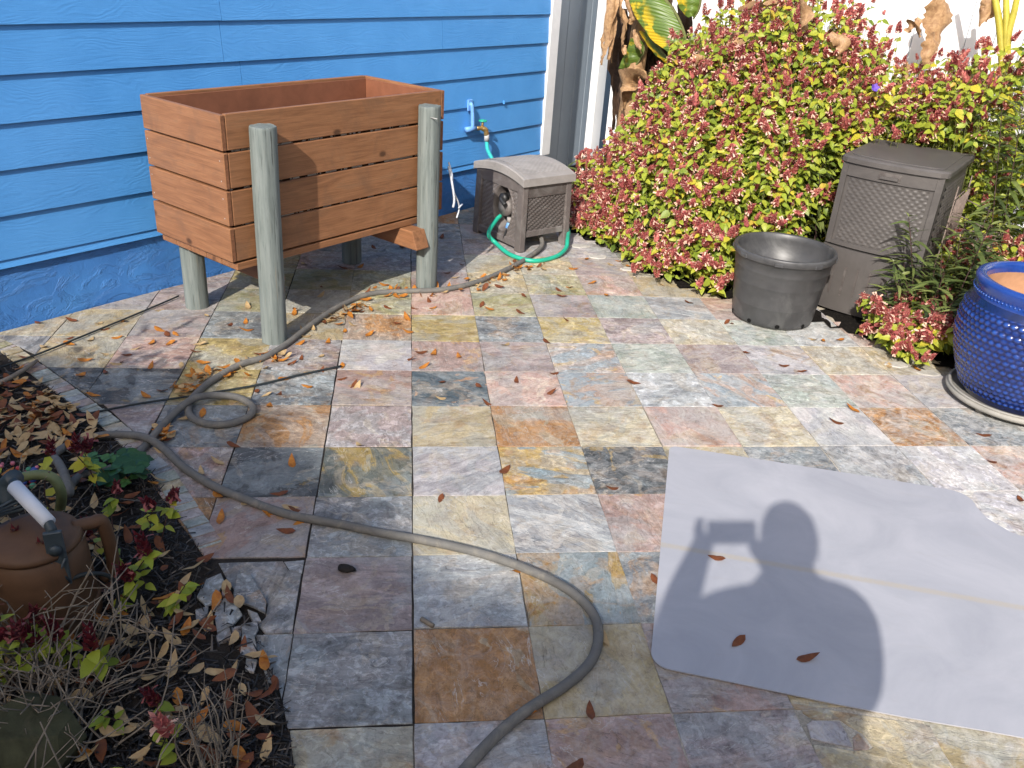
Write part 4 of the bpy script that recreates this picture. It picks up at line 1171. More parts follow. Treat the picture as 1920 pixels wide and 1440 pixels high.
for _ in range(30): rr_[1:-1] = (rr_[:-2] + 2 * rr_[1:-1] + rr_[2:]) / 4
NS = 420
V = []; val = []
PZ, PN = 0.0215, 64
for z, r0 in zip(zz_, rr_):
    row = math.floor(z / PZ); fz = z / PZ - row
    a = np.arange(NS) * 2 * PI / NS
    fa = a / (2 * PI) * PN + 0.5 * (row % 2); fa = fa - np.floor(fa)
    d2 = ((fz - 0.5) / 0.46) ** 2 + ((fa - 0.5) / 0.44) ** 2
    hgt = np.clip(1 - d2, 0, 1) ** 0.6 * (0.72 + 0.28 * np.sin(np.floor(a / (2 * PI) * PN + 0.5 * (row % 2)) * 12.9898 + row * 78.233)) * (1.0 if 0.03 < z < 0.395 else 0.0)
    r1 = r0 + 0.0065 * hgt
    for q in range(NS): V.append((r1[q] * math.cos(a[q]), r1[q] * math.sin(a[q]), z)); val.append(0.15 + 0.6 * hgt[q])
F = [(i * NS + j, i * NS + (j + 1) % NS, (i + 1) * NS + (j + 1) % NS, (i + 1) * NS + j) for i in range(len(zz_) - 1) for j in range(NS)]
mb = MB().add(V, F, np.array(val))
body = mb.build('body', 'blue_glaze', bp)
v, f = lathe([(0.277, 0.424), (0.279, 0.44), (0.274, 0.447), (0.277, 0.452), (0.283, 0.475), (0.286, 0.488), (0.282, 0.498), (0.268, 0.503), (0.252, 0.500), (0.245, 0.490), (0.247, 0.46)], 96)
MB().add(v, f, 0.55).build('rim', 'blue_glaze', bp)
v, f = lathe([(0.247, 0.461), (0.262, 0.40), (0.27, 0.30), (0.25, 0.16), (0.2, 0.05), (0.0, 0.05)], 72)
MB().add(v, f).build('inner_wall', 'terracotta', bp)
for q in range(110):
    pass
ringk = MB()
for q in range(100):
    a = 2 * PI * q / 100
    vv, ff = lathe([(0.0045, 0.0), (0.0035, 0.003), (0.0, 0.0042)], 6)
    vv = np.array(vv); Rm = frame([-math.sin(a), math.cos(a), 0], [math.cos(a), math.sin(a), 0.15])
    ringk.add(vv @ Rm.T + (0.2795 * math.cos(a), 0.2795 * math.sin(a), 0.445), ff, 0.7)
ringk.build('beaded_band', 'blue_glaze', bp)
v, f = disc(0.243, 0.345, 64)
rngv = np.array(v)
MB().add(rngv, f).build('potting_soil', 'terracotta', bp, False)

# ================================================================== mat
ma = at(1218, 1252); mc = at(1255, 838)
dy = unit((mc - ma)); dx = np.array([dy[1], -dy[0], 0])
mang = math.atan2(dx[1], dx[0])
mw = np.linalg.norm(mc - ma)
def rnd(cx, cy, r_, a0, a1, n=8): return [(cx + r_ * math.cos(a), cy + r_ * math.sin(a)) for a in np.linspace(a0, a1, n)]
ML = 1.045
outl = rnd(0.05, 0.05, 0.05, PI, 1.5 * PI) + [(0.45, -0.004), (0.8, 0.003)] + rnd(ML - 0.08, 0.08, 0.08, -PI / 2, 0)[:4] + [(ML + 0.0, 0.24)] + [(ML + 0.55, 0.24), (ML + 0.55, mw - 0.24)] + \
       [(ML + 0.17, mw - 0.245), (ML + 0.07, mw - 0.215), (ML + 0.012, mw - 0.15), (ML - 0.005, mw - 0.09)] + rnd(ML - 0.075, mw - 0.07, 0.07, 0, PI / 2, 6) + [(0.6, mw + 0.003)] + rnd(0.03, mw - 0.03, 0.03, PI / 2, PI, 5)
outl = [outl[i] for i in range(len(outl))]
# front edge to the right of the frame stays straight
outl = [p for p in outl if not (p[1] < 0.2 and p[0] > 0.9)]
outl.insert([i for i, p in enumerate(outl) if p == (0.8, 0.003)][0] + 1, (ML + 0.1, 0.0))
bm = bmesh.new()
vsx = [bm.verts.new((p[0], p[1], 0.0)) for p in outl]
fc = bm.faces.new(vsx)
bmesh.ops.triangulate(bm, faces=[fc])
bmesh.ops.subdivide_edges(bm, edges=bm.edges[:], cuts=3, use_grid_fill=True)
ex = bmesh.ops.extrude_face_region(bm, geom=bm.faces[:])
for e in ex['geom']:
    if isinstance(e, bmesh.types.BMVert): e.co.z += 0.0032
for vv in bm.verts:                                  # the sheet lies a little wavy; its right front lifts off
    vv.co.z += 0.0022 + 0.0015 * (1 + math.sin(vv.co.x * 5.1 + 1) * math.cos(vv.co.y * 4.2)) + 0.030 * max(0, (vv.co.x - 0.62)) * max(0, 0.35 - vv.co.y) * 2
bmesh.ops.recalc_face_normals(bm, faces=bm.faces[:])
me = bpy.data.meshes.new('chair_mat'); bm.to_mesh(me); bm.free()
me.materials.append(M['vinyl_mat'])
mo = link('chair_mat', me, None, (ma[0], ma[1], 0.0), mang)
tag(mo, 'large translucent grey plastic chair mat lying on the slate tiles', 'mat')

# ================================================================== small debris on the tiles
def lump(name, mat, p, dims, rotz, label, cat, seed):
    rs = np.random.default_rng(seed)
    bm = bmesh.new(); bmesh.ops.create_icosphere(bm, subdivisions=2, radius=1.0)
    for v_ in bm.verts:
        q = 1 + rs.uniform(-0.18, 0.18)
        v_.co = Vector((v_.co.x * dims[0] * q * (1 - 0.3 * max(0, -v_.co.x)), v_.co.y * dims[1] * q, v_.co.z * dims[2] * q))
    me_ = bpy.data.meshes.new(name); bm.to_mesh(me_); bm.free()
    me_.materials.append(M[mat])
    return tag(link(name, me_, None, (p[0], p[1], p[2] + dims[2] * 0.9), rotz), label, cat)
lump('bark_chunk', 'bark_black', at(648, 1070), (0.032, 0.014, 0.010), -0.25, 'black bark chunk lying alone on a mauve slate tile', 'bark', 3)
p = at(801, 1167, 0.008); d_ = unit(at(814, 1175) - at(788, 1159))
v, f = tube([p - d_ * 0.021, p + d_ * 0.021], 0.0065, 8)
tag(MB().add(v, f).build('twig_piece', 'dry_stem'), 'short thick twig piece on the pale grey slate tile', 'twig')
lump('mossy_boulder', 'mossy_rock', at(35, 1450, -0.03), (0.13, 0.10, 0.085), 0.4, 'dark mossy boulder in the lower left corner of the bed', 'rock', 5)

# ================================================================== sprayer in the left bed
sp0 = at(118, 1212)
spr = thing('pump_sprayer', 'brown plastic pump sprayer tank with dark bracket and white grip in the bed', 'sprayer', (sp0[0] - 0.06, sp0[1] + 0.10, 0), 0.25)
v, f = lathe([(0.0, 0.0), (0.112, 0.0), (0.120, 0.012), (0.121, 0.045), (0.117, 0.055), (0.117, 0.062), (0.114, 0.19), (0.111, 0.225), (0.098, 0.245), (0.090, 0.25)], 56); MB().add(v, f).build('tank', 'tan_plastic', spr)
v, f = lathe([(0.117, 0.055), (0.1225, 0.058), (0.1225, 0.066), (0.117, 0.069)], 56); MB().add(v, f).build('band', 'tan_plastic', spr)
v, f = lathe([(0.0, 0.275), (0.07, 0.273), (0.103, 0.262), (0.108, 0.252), (0.106, 0.243), (0.09, 0.242)], 56); MB().add(v, f).build('lid', 'tan_plastic', spr)
v, f = tube(catmull([(0.085, 0.02, 0.255), (0.125, 0.035, 0.25), (0.150, 0.045, 0.235), (0.155, 0.047, 0.10), (0.125, 0.04, 0.07)], 6), 0.017, 10); MB().add(v, f).build('carry_handle', 'tan_plastic', spr)
bv_, bf_ = box(0.038, 0.078, -0.088, -0.075, 0.165, 0.32, bev=0.002); br = MB().add(bv_, bf_).build('bracket', 'slate_blue_plastic', spr, False)
for a, b in (((0.041, 0.175), (0.075, 0.245)), ((0.075, 0.175), (0.041, 0.245))):
    v, f = tube([(a[0], -0.0895, a[1]), (b[0], -0.0895, b[1])], 0.0032, 6); MB().add(v, f).build('rib', 'slate_blue_plastic', br)
v, f = tube([(0.058, -0.087, 0.272), (0.058, -0.095, 0.272)], 0.014, 16); MB().add(v, f).build('pivot', 'slate_blue_plastic', br)
v, f = tube([(0.058, -0.075, 0.315), (0.03, 0.0, 0.335), (-0.035, 0.09, 0.365)], 0.012, 10); MB().add(v, f).build('pump_arm', 'slate_blue_plastic', spr)
v, f = tube([(0.05, -0.05, 0.325), (-0.03, 0.075, 0.36)], [0.0165, 0.018], 14); MB().add(v, f).build('grip', 'white_grip', spr)
v, f = tube(catmull([(-0.06, 0.10, 0.30), (-0.05, 0.115, 0.345), (-0.03, 0.10, 0.37)], 5), 0.022, 10); MB().add(v, f).build('grip_guard', 'slate_blue_plastic', spr)
v, f = tube(catmull([(0.06, -0.08, 0.17), (0.11, -0.07, 0.175), (0.155, -0.05, 0.14), (0.165, -0.04, 0.07), (0.15, -0.05, 0.015)], 8), 0.0055, 8); MB().add(v, f).build('outlet_tube', 'cord_dark', spr)
for q in range(4):
    v, f = tube(catmull([(-0.03 + q * .006, 0.06, 0.335 - q * .01), (-0.10, 0.03 + q * .012, 0.315 - q * .012), (-0.2, -0.02 + q * .012, 0.28 - q * .01)], 6), 0.004, 6); MB().add(v, f).build('wire', 'slate_blue_plastic', spr)
P_ = [at(-60, 965, .10), at(-5, 928, .20), at(30, 900, .26), at(70, 890, .28), at(100, 897, .27), at(115, 925, .22), at(112, 960, .12)]
v, f = tube(catmull(P_, 8), 0.0135, 12)
tag(MB().add(v, f).build('olive_hose', 'olive_hose'), 'olive green hose arching over the sprayer at the left border', 'hose')
gp = thing('bead_string', 'string of red, blue and green glass beads lying in the bed', 'beads', at(25, 888))
for q in range(34):
    nm = random.choice(['bead_red', 'bead_blue', 'bead_green', 'bead_pink'])
    pp = at(random.uniform(-20, 70), random.uniform(868, 915), random.uniform(0.01, 0.05)) - np.array(gp.location)
    bm = bmesh.new(); bmesh.ops.create_icosphere(bm, subdivisions=1, radius=random.uniform(0.007, 0.013))
    me_ = bpy.data.meshes.new('bead'); bm.to_mesh(me_); bm.free()
    for p_ in me_.polygons: p_.use_smooth = True
    me_.materials.append(M[nm]); link('bead', me_, gp, pp)

# ================================================================== plants
VIEW = unit(-_f)
SUNV = -SUND
def add_leaf(mb, geo, p, d, n, s, val):
    Rm = frame(d, n)
    mb.add((geo[0] * s) @ Rm.T + p, geo[1], val)

LEAF = [leaf_geo(1.0, 0.62, 0.22, 0.22), leaf_geo(1.0, 0.56, 0.3, 0.35), leaf_geo(1.0, 0.68, 0.15, 0.1)]
def spike_geo(seed):
    rs = np.random.default_rng(seed)
    V = []; F = []; val = []
    lv = 7
    for q in range(lv):
        z = q / lv
        for c in range(4 if q < lv - 2 else 3):
            a = c * PI / 2 + (q % 2) * PI / 4 + rs.uniform(-.25, .25)
            out = np.array([math.cos(a), math.sin(a), 0]); sw = 0.25 * (1 - 0.5 * z)
            o_ = len(V)
            tanv = np.array([-out[1], out[0], 0])
            base = np.array([0, 0, z])
            tip = base + out * sw * 1.25 + np.array([0, 0, 0.30])
            mid = base + out * sw * 0.85 + np.array([0, 0, 0.11])
            V += [base, mid + tanv * sw * 0.62, tip, mid - tanv * sw * 0.62]
            F += [(o_, o_ + 1, o_ + 2), (o_, o_ + 2, o_ + 3)]
            cv = np.clip(rs.normal(0.42, 0.16) - 0.06 * z, 0.05, 0.78); val += [cv * .8, cv, cv + 0.05, cv]
    for q in range(rs.integers(3, 7)):                    # pale curved flowers
        a = rs.uniform(0, 2 * PI); z = rs.uniform(0.1, 0.8)
        out = np.array([math.cos(a), math.sin(a), 0]); tanv = np.array([-out[1], out[0], 0]) * 0.045
        pts = [np.array([0, 0, z]), out * 0.26 + [0, 0, z + 0.12], out * 0.48 + [0, 0, z + 0.06]]
        o_ = len(V)
        for w_, p_ in zip((0.6, 1.0, 1.5), pts): V += [p_ - tanv * w_, p_ + tanv * w_]; val += [0.97, 1.0]
        F += [(o_, o_ + 1, o_ + 3, o_ + 2), (o_ + 2, o_ + 3, o_ + 5, o_ + 4)]
    return np.array(V), F, np.array(val)
SPIKE = [spike_geo(i) for i in range(8)]
def mesh_of(name, V, F, val, mat):
    me_ = bpy.data.meshes.new(name); me_.from_pydata(np.asarray(V).tolist(), [], F)
    a = me_.attributes.new('v', 'FLOAT', 'POINT'); a.data.foreach_set('value', np.broadcast_to(np.asarray(val, np.float32), (len(V),)).copy())
    me_.polygons.foreach_set('use_smooth', [True] * len(me_.polygons)); me_.materials.append(M[mat]); return me_
LEAFME = [mesh_of('leaf', LEAF[i % 3][0], LEAF[i % 3][1], v_, 'shrub_leaf') for i, v_ in enumerate((0.32, 0.48, 0.58, 0.66, 0.76, 0.9))]
SPIKEME = [mesh_of('flower_spike', g_[0], g_[1], g_[2], 'shrub_bract') for g_ in SPIKE]

SPIKEDARK = [mesh_of('flower_spike', g_[0], g_[1], g_[2], 'shaded_bract') for g_ in SPIKE]
def hmax(t):
    return float(np.interp(t, [0.3, 0.6, 0.85, 1.05, 1.35, 1.7, 1.95, 2.15, 2.5, 2.75, 3.0, 3.3, 3.9], [0.42, 0.58, 0.92, 1.32, 1.48, 1.50, 1.42, 1.24, 1.18, 1.30, 1.46, 1.48, 1.40]))
def front(t):
    return float(np.interp(t, [0.3, 0.75, 0.9, 1.14, 1.64, 1.92, 2.1, 2.3, 2.55, 2.62, 2.9, 3.2, 3.9], [3.35, 3.22, 3.05, 2.98, 2.70, 2.66, 2.72, 2.96, 2.98, 2.95, 2.62, 2.62, 2.80]))
def env(s, t):
    e = s - front(t)
    h = hmax(t) * (1 - math.exp(-max(e, 0.0) / 0.40)) if e > 0 else 0.0
    if s < 3.62 and t > 2.55: h = min(h, 0.20 + 0.45 * max(0, s - 3.0) + 0.25 * max(0.0, t - 3.1))
    return h
cb = [C2W((x, y, 0)) for x, y in ((-0.03, -0.05), (CW + 0.03, -0.05), (CW + 0.03, CD + 0.03), (-0.03, CD + 0.03))]
def in_cab(p):
    lx = (p[0] - co_[0]) * math.cos(CA) + (p[1] - co_[1]) * math.sin(CA)
    ly = -(p[0] - co_[0]) * math.sin(CA) + (p[1] - co_[1]) * math.cos(CA)
    return -0.035 < lx < CW + 0.03 and -0.065 < ly < CD + 0.04
def in_reel(p):
    lx = (p[0] - ro_[0]) * math.cos(RA) + (p[1] - ro_[1]) * math.sin(RA)
    ly = -(p[0] - ro_[0]) * math.sin(RA) + (p[1] - ro_[1]) * math.cos(RA)
    return -0.06 < lx < RW + 0.055 and -0.06 < ly < RD + 0.06
def blocked(p):
    if p[2] < 0.84 and in_cab(p): return True
    if p[2] < 0.49 and in_reel(p): return True
    if p[2] < 0.385 and np.hypot(p[0] - b_[0], p[1] - b_[1]) < 0.262: return True
    if p[2] < 0.56 and np.hypot(p[0] - bc[0], p[1] - bc[1]) < 0.33: return True
    if ST(p)[0] > 4.52: return True
    return False

SHRUBS = [  # (s, t, reach, stems, bloom share, label)
 (3.20, 0.98, 0.34, 190, .80, 'red-bracted flowering shrub spilling beside the right of the hose reel box'),
 (3.75, 0.82, 0.36, 160, .75, 'red-bracted flowering shrub below the banana leaf by the white post'),
 (3.02, 1.45, 0.36, 230, .75, 'red-bracted flowering shrub hanging furthest over the patio left of the black pot'),
 (3.50, 1.36, 0.36, 200, .62, 'red and yellow-green flowering shrub in the middle of the bed below dry banana leaves'),
 (4.05, 1.32, 0.36, 170, .55, 'tall yellow-green flowering shrub reaching the top border beside the banana leaf'),
 (2.96, 1.95, 0.34, 220, .60, 'yellow-green flowering shrub crowding the back of the black nursery pot'),
 (3.48, 1.88, 0.36, 200, .55, 'yellow-green flowering shrub left of the cabinet lid'),
 (4.05, 1.85, 0.36, 170, .65, 'flowering shrub before the white fence left of the fence gap'),
 (3.80, 2.38, 0.36, 190, .80, 'densely red flowering shrub right behind the cabinet lid'),
 (4.22, 2.45, 0.30, 70, .80, 'red flowering shrub against the bare white fence gap'),
 (3.75, 2.95, 0.38, 200, .55, 'flowering shrub with yellow-green top at the right border behind the wire rack'),
 (3.10, 3.22, 0.34, 190, .50, 'flowering shrub between the wire rack and the blue pot'),
 (2.80, 2.98, 0.25, 110, .60, 'low flowering shrub at the left of the blue pot over the patio edge'),
 (3.35, 3.75, 0.40, 110, .45, 'flowering shrub behind the blue pot at the right border')]
for si, (cs, ct, rc, ns, bloom, lab) in enumerate(SHRUBS):
    rs = np.random.default_rng(100 + si)
    root = thing('flowering_shrub', lab, 'shrub', WF(cs, ct), 0.0, 'flowering shrubs in the bed by the fence')
    O = np.array(root.location)
    stems, fol, bra = MB(), MB(), MB()
    leaves, spikes = [], []
    for q in range(ns):
        a = rs.uniform(0, 2 * PI); r_ = rc * math.sqrt(rs.uniform(0, 1)) * 1.15
        ts, tt = cs + r_ * math.cos(a), ct + r_ * math.sin(a)
        h = env(ts, tt)
        if h < 0.05: 
            ts += 0.12; h = env(ts, tt)
            if h < 0.05: continue
        low = rs.random() < 0.30
        h *= rs.uniform(0.45, 0.8) if low else rs.uniform(0.84, 1.08)
        tip = WF(ts, tt, max(0.07, h))
        base = WF(cs + (ts - cs) * 0.45, ct + (tt - ct) * 0.45, 0.0)
        lean = -Wd * rs.uniform(0.0, 0.05) + np.array([rs.normal(0, .02), rs.normal(0, .02), 0])
        mid = base * 0.42 + tip * 0.58 + np.array([0, 0, 0.10 * h]) - lean * 0.4
        tip = tip + lean
        if blocked(tip): continue
        ts_ = np.linspace(0, 1, 7)[:, None]
        path = (1 - ts_) ** 2 * base + 2 * ts_ * (1 - ts_) * mid + ts_ ** 2 * tip
        v, f = tube(path - O, np.linspace(0.0030, 0.0014, 7), 4, False)
        stems.add(v, f, 0.3)
        L_ = np.linalg.norm(np.diff(path, axis=0), axis=1).sum()
        npair = int(np.clip(L_ * 0.72 / 0.055, 3, 11))
        for pq in range(npair):
            u_ = 1 - 0.70 * (pq + rs.uniform(0, .6)) / npair
            if u_ > 0.985 and rs.random() < .4: u_ = 0.97
            pp = (1 - u_) ** 2 * base + 2 * u_ * (1 - u_) * mid + u_ ** 2 * tip
            az = rs.uniform(0, 2 * PI)
            for sgn in (0, PI):
                hd_ = np.array([math.cos(az + sgn), math.sin(az + sgn), 0])
                d = unit(hd_ + 0.45 * -Wd + np.array([0, 0, rs.uniform(-1.0, 0.15)]))
                n = unit(0.6 * np.array([0, 0, 1]) + 0.75 * SUNV - 0.3 * Wd + rs.normal(0, 0.34, 3))
                s_ = rs.uniform(0.028, 0.056) * (1.25 if rs.random() < .14 else 1)
                pe = pp + d * s_ * 0.35
                if blocked(pe): continue
                val = np.clip(rs.normal(0.52, 0.17) + (0.06 if u_ > .8 else -0.05), 0.0, 1.0)
                if rs.random() < 0.045: val = rs.uniform(0.88, 1.0)
                leaves.append((pp - O, d, n, s_, val))
        if rs.random() < bloom + 0.15:
            for extra in range(1 + (rs.random() < .75) + (rs.random() < .35)):
                dd = unit(np.array([0, 0, 1.0]) * rs.uniform(.3, 1) + 0.35 * SUNV + rs.normal(0, 0.38, 3))
                po = tip if extra == 0 else path[5] + rs.normal(0, .018, 3)
                if not blocked(po + dd * .05): spikes.append((po - O, dd, rs.uniform(0.034, 0.074), rs.integers(0, 8)))
    near = lambda p: np.linalg.norm(p + O - CAM)
    leaves.sort(key=lambda x: near(x[0])); spikes.sort(key=lambda x: near(x[0]))
    NL, NSP = min(70, len(leaves) // 3), min(40, len(spikes) // 2)
    for q, (p_, d, n, s_, val) in enumerate(leaves):
        if q < NL:
            o = link('leaf', LEAFME[int(np.clip(val * 6, 0, 5))], root); o.matrix_local = mat4(frame(d, n), p_, s_)
        else: add_leaf(fol, LEAF[q % 3], p_, d, n, s_, val)
    for q, (p_, d, s_, g_) in enumerate(spikes):
        Rm = frame(np.cross(d, [0.2, 0.9, 0.1]), d)
        if q < NSP:
            o = link('flower_spike', SPIKEME[g_], root); o.matrix_local = mat4(Rm, p_, s_)
        else: bra.add((SPIKE[g_][0] * s_) @ Rm.T + p_, SPIKE[g_][1], np.clip(SPIKE[g_][2] + np.where(SPIKE[g_][2] < .9, rs.normal(0, .08), 0), 0, 1))
    stems.build('stems', 'green_stem', root)
    tag(fol.build('foliage', 'shrub_leaf', root), kind='stuff')
    if bra.n: tag(bra.build('blossom', 'shrub_bract', root), kind='stuff')

# narrow-leaved petunias
NARROW = [leaf_geo(1.0, 0.15, 0.35, 0.25, 5, 0.6), leaf_geo(1.0, 0.165, 0.25, 0.55, 5, 0.6)]
NARROWME = [mesh_of('leaf', NARROW[i % 2][0], NARROW[i % 2][1], v_, 'narrow_leaf') for i, v_ in enumerate((0.25, 0.45, 0.6, 0.85))]
def petunia(p0, stems_, label, seed, lean=(0, 0), spread=0.12, ll=(0.07, 0.13), keep=90):
    rs = np.random.default_rng(seed)
    root = thing('narrow_leaved_petunia', label, 'plant', p0, 0, 'narrow-leaved plants in the flower bed')
    st_m, lf = MB(), MB()
    L_ = []
    for h in stems_:
        a = rs.uniform(0, 2 * PI); r_ = spread * math.sqrt(rs.random())
        base = np.array([r_ * .5 * math.cos(a), r_ * .5 * math.sin(a), 0]); tip = np.array([r_ * 1.6 * math.cos(a) + lean[0] * h, r_ * 1.6 * math.sin(a) + lean[1] * h, h])
        ts_ = np.linspace(0, 1, 8)[:, None]; mid = (base + tip) / 2 + [0, 0, 0.06 * h]
        path = (1 - ts_) ** 2 * base + 2 * ts_ * (1 - ts_) * mid + ts_ ** 2 * tip
        v, f = tube(path, np.linspace(0.0035, 0.0015, 8), 5, False); st_m.add(v, f)
        n = int(h / 0.036)
        for q in range(n):
            u_ = 0.22 + 0.78 * q / max(1, n - 1); i_ = min(6, int(u_ * 7)); pp = path[i_] + (path[i_ + 1] - path[i_]) * (u_ * 7 - i_)
            az = q * 1.57 + rs.uniform(-.3, .3)
            for sg in (0, PI):
                d = unit([math.cos(az + sg), math.sin(az + sg), rs.uniform(0.15, 0.9) if u_ > .6 else rs.uniform(-.35, .5)])
                if blocked(pp + np.asarray(p0) + d * .05) and rs.random() < .9: continue
                L_.append((pp, d, np.array([0, 0, 1.0]) + rs.normal(0, .3, 3), rs.uniform(*ll) * (0.7 if u_ > .9 else 1), rs.uniform(0, 1)))
    for q, (pp, d, n, s_, val) in enumerate(L_):
        if q % max(1, len(L_) // keep) == 0:
            o = link('leaf', NARROWME[int(val * 3.99)], root); o.matrix_local = mat4(frame(d, n), pp, s_)
        else: add_leaf(lf, NARROW[q % 2], pp, d, n, s_, val)
    st_m.build('stems', 'purple_stem', root)
    tag(lf.build('foliage', 'narrow_leaf', root), kind='stuff')
    return root
def hs(n, a, b): return [random.uniform(a, b) for _ in range(n)]
petunia(at(1742, 632), hs(20, .30, .66), 'dark narrow-leaved plant growing before the cabinet front', 1, (-0.02, 0.05), 0.17, (0.09, 0.155), 140)
petunia(at(1712, 640), hs(18, .14, .44), 'narrow-leaved plant sprawling at the foot of the cabinet', 2, (-0.12, -0.06), 0.18, (0.08, 0.14), 120)
petunia(WF(2.95, 3.12), hs(8, .3, .55), 'narrow-leaved plant between the cabinet and the blue pot', 3, (0, 0), 0.14)
petunia(WF(3.55, 0.62), hs(7, .28, .48), 'narrow-leaved plant standing against the shaded white gate panel', 4, (-0.05, -0.05), 0.12)
petunia(WF(3.55, 3.25), hs(14, .7, 1.2), 'tall narrow-leaved plant at the right border above the blue pot', 5, (0, 0), 0.22, (0.09, 0.16))
petunia(WF(3.62, 2.25), hs(9, .75, 1.02), 'narrow-leaved plant with a violet flower behind the cabinet', 6, (0, 0), 0.20, (0.09, 0.15))
petunia(WF(3.85, 1.05), hs(5, .55, .75), 'narrow-leaved plant in the shadow under the banana leaf', 7, (0, 0), 0.12)
fl_p = at_s(1640, 165, 3.62)
fl = thing('violet_flower', 'single violet petunia flower among the red shrubs', 'flower', fl_p)
for q in range(5):
    gv, gf = leaf_geo(0.026, 0.024, -0.15, -0.2, 4, 0.0, 0.0)
    a = q * 2 * PI / 5
    Rm = frame(unit(_r * math.cos(a) + _u * math.sin(a) + VIEW * 0.3), VIEW)
    MB().add(gv @ Rm.T, gf, random.random()).build('petal', 'petunia_petal', fl)
v, f = tube([(0, 0, 0), tuple(-VIEW * 0.03 + np.array([0, 0, -.02])), (0.01, 0.02, -0.16)], 0.002, 5); MB().add(v, f).build('stalk', 'green_stem', fl)

# banana plants
def blade(rib, half_l, half_r, nrm, n=22, mat='banana_blade', name='blade', parent=None, org=None, wav_=0.015, seed=0):
    rs = np.random.default_rng(seed)
    rib = catmull(rib, max(2, n // (len(rib) - 1)))
    m_ = len(rib)
    tan = np.gradient(rib, axis=0)
    V = []; A_ = []; B_ = []; F = []
    cols = 9
    ph = rs.uniform(0, 6, 4)
    for i in range(m_):
        t = i / (m_ - 1)
        td = unit(tan[i]); side = unit(np.cross(np.asarray(nrm, float), td)); nn = np.cross(td, side)
        wL, wR = half_l(t), half_r(t)
        for c in range(cols):
            b = c / (cols - 1) * 2 - 1
            w_ = (wL if b < 0 else wR) * abs(b)
            w_ *= 1 + (0.08 * math.sin(11 * t + ph[0]) if abs(b) > .9 else 0)
            p_ = rib[i] + side * math.copysign(w_, b) - td * w_ * -0.25 * abs(b) + nn * (wav_ * math.sin(t * 9 + ph[1] + 3 * b) * abs(b) + 0.05 * abs(b) * (wL + wR) * .5 - 0.35 * w_ * abs(b))
            V.append(p_); A_.append(t); B_.append(abs(b))
    for i in range(m_ - 1):
        for c in range(cols - 1): F.append((i * cols + c, i * cols + c + 1, (i + 1) * cols + c + 1, (i + 1) * cols + c))
    V = np.array(V) - (org if org is not None else 0)
    o = MB().add(V, F, np.array(A_), np.array(B_)).build(name, mat, parent)
    v, f = tube(rib - (org if org is not None else 0) - np.asarray(nrm) * 0.004, np.linspace(0.011, 0.003, m_), 7)
    MB().add(v, f).build('midrib', 'green_stem' if mat == 'banana_blade' else mat, o)
    return o
def dry_strip(pts, w0, parent, org, seed, twist=2.5, mat='dry_banana_leaf'):
    rs = np.random.default_rng(seed)
    P_ = catmull(pts, 7); n = len(P_)
    V = []; F = []
    a0 = rs.uniform(0, PI)
    tan = np.gradient(P_, axis=0)
    for i in range(n):
        t = i / (n - 1); td = unit(tan[i]); a = a0 + twist * t + 0.4 * math.sin(9 * t + seed)
        s1 = unit(np.cross(td, [0.31, 0.2, 0.93] if abs(td[2]) < .95 else [1, 0.2, 0])); s2 = np.cross(td, s1)
        d = s1 * math.cos(a) + s2 * math.sin(a); e = np.cross(td, d)
        w_ = w0 * (0.35 + math.sin(PI * min(1, t * 0.85 + 0.12))) * rs.uniform(0.82, 1.15)
        for b in np.linspace(-1, 1, 5): V.append(P_[i] + d * w_ * b * .5 + e * (w_ * 0.35 * (b * b - .4) + rs.normal(0, 0.003)))
    for i in range(n - 1):
        for c in range(4): F.append((i * 5 + c, i * 5 + c + 1, (i + 1) * 5 + c + 1, (i + 1) * 5 + c))
    return MB().add(np.array(V) - org, F).build('dry_leaf', mat, parent)
B1 = WF(4.12, 0.52)
ban = thing('banana_plant', 'banana plant with green and yellow leaf beside the white fence post', 'banana plant', B1)
pts = [B1, B1 + [0.01, 0, .5], B1 + [0.03, 0.02, 1.1], B1 + [0.02, 0.03, 1.7]]
v, f = tube(catmull(rel(pts, B1), 6), np.linspace(0.085, 0.055, 19), 16); MB().add(v, f).build('pseudostem', 'dry_banana_leaf', ban)
w1 = lambda a: (lambda t: a * math.sin(PI * min(1, 0.12 + 0.86 * t)) ** .6)
BS = 3.98
def ruled(Lp, Rp, s_l, s_r, seed, bulge=0.03, n=20):
    A_ = catmull([at_s(x, y, s_l) for x, y in Lp], max(2, n // (len(Lp) - 1))); B_ = catmull([at_s(x, y, s_r) for x, y in Rp], max(2, n // (len(Rp) - 1)))
    m_ = min(len(A_), len(B_)); V = []; a_ = []; b__ = []; F = []; cols = 9
    for i in range(m_):
        for c in range(cols):
            u_ = c / (cols - 1)
            V.append(A_[i] * (1 - u_) + B_[i] * u_ + VIEW * (bulge * math.sin(PI * u_) + 0.006 * math.sin(i * 1.3 + seed)) - B1); a_.append(i / m_); b__.append(1 - u_)
    for i in range(m_ - 1):
        for c in range(cols - 1): F.append((i * cols + c, i * cols + c + 1, (i + 1) * cols + c + 1, (i + 1) * cols + c))
    o = MB().add(np.array(V), F, np.array(a_), np.array(b__)).build('blade', 'banana_blade', ban)
    v, f = tube(B_ - B1, np.linspace(0.012, 0.005, len(B_)), 7); MB().add(v, f).build('midrib', 'green_stem', o)
ruled([(1172, -70), (1178, -10), (1186, 20), (1203, 48), (1220, 72), (1244, 92), (1270, 108)], [(1205, -70), (1240, -10), (1264, 20), (1280, 52), (1286, 75), (1286, 95), (1278, 112)], 3.92, 3.99, 1)
ruled([(1198, 58), (1212, 82), (1230, 104), (1252, 120)], [(1218, 66), (1236, 92), (1256, 112), (1276, 116)], 4.02, 4.0, 2, 0.01)
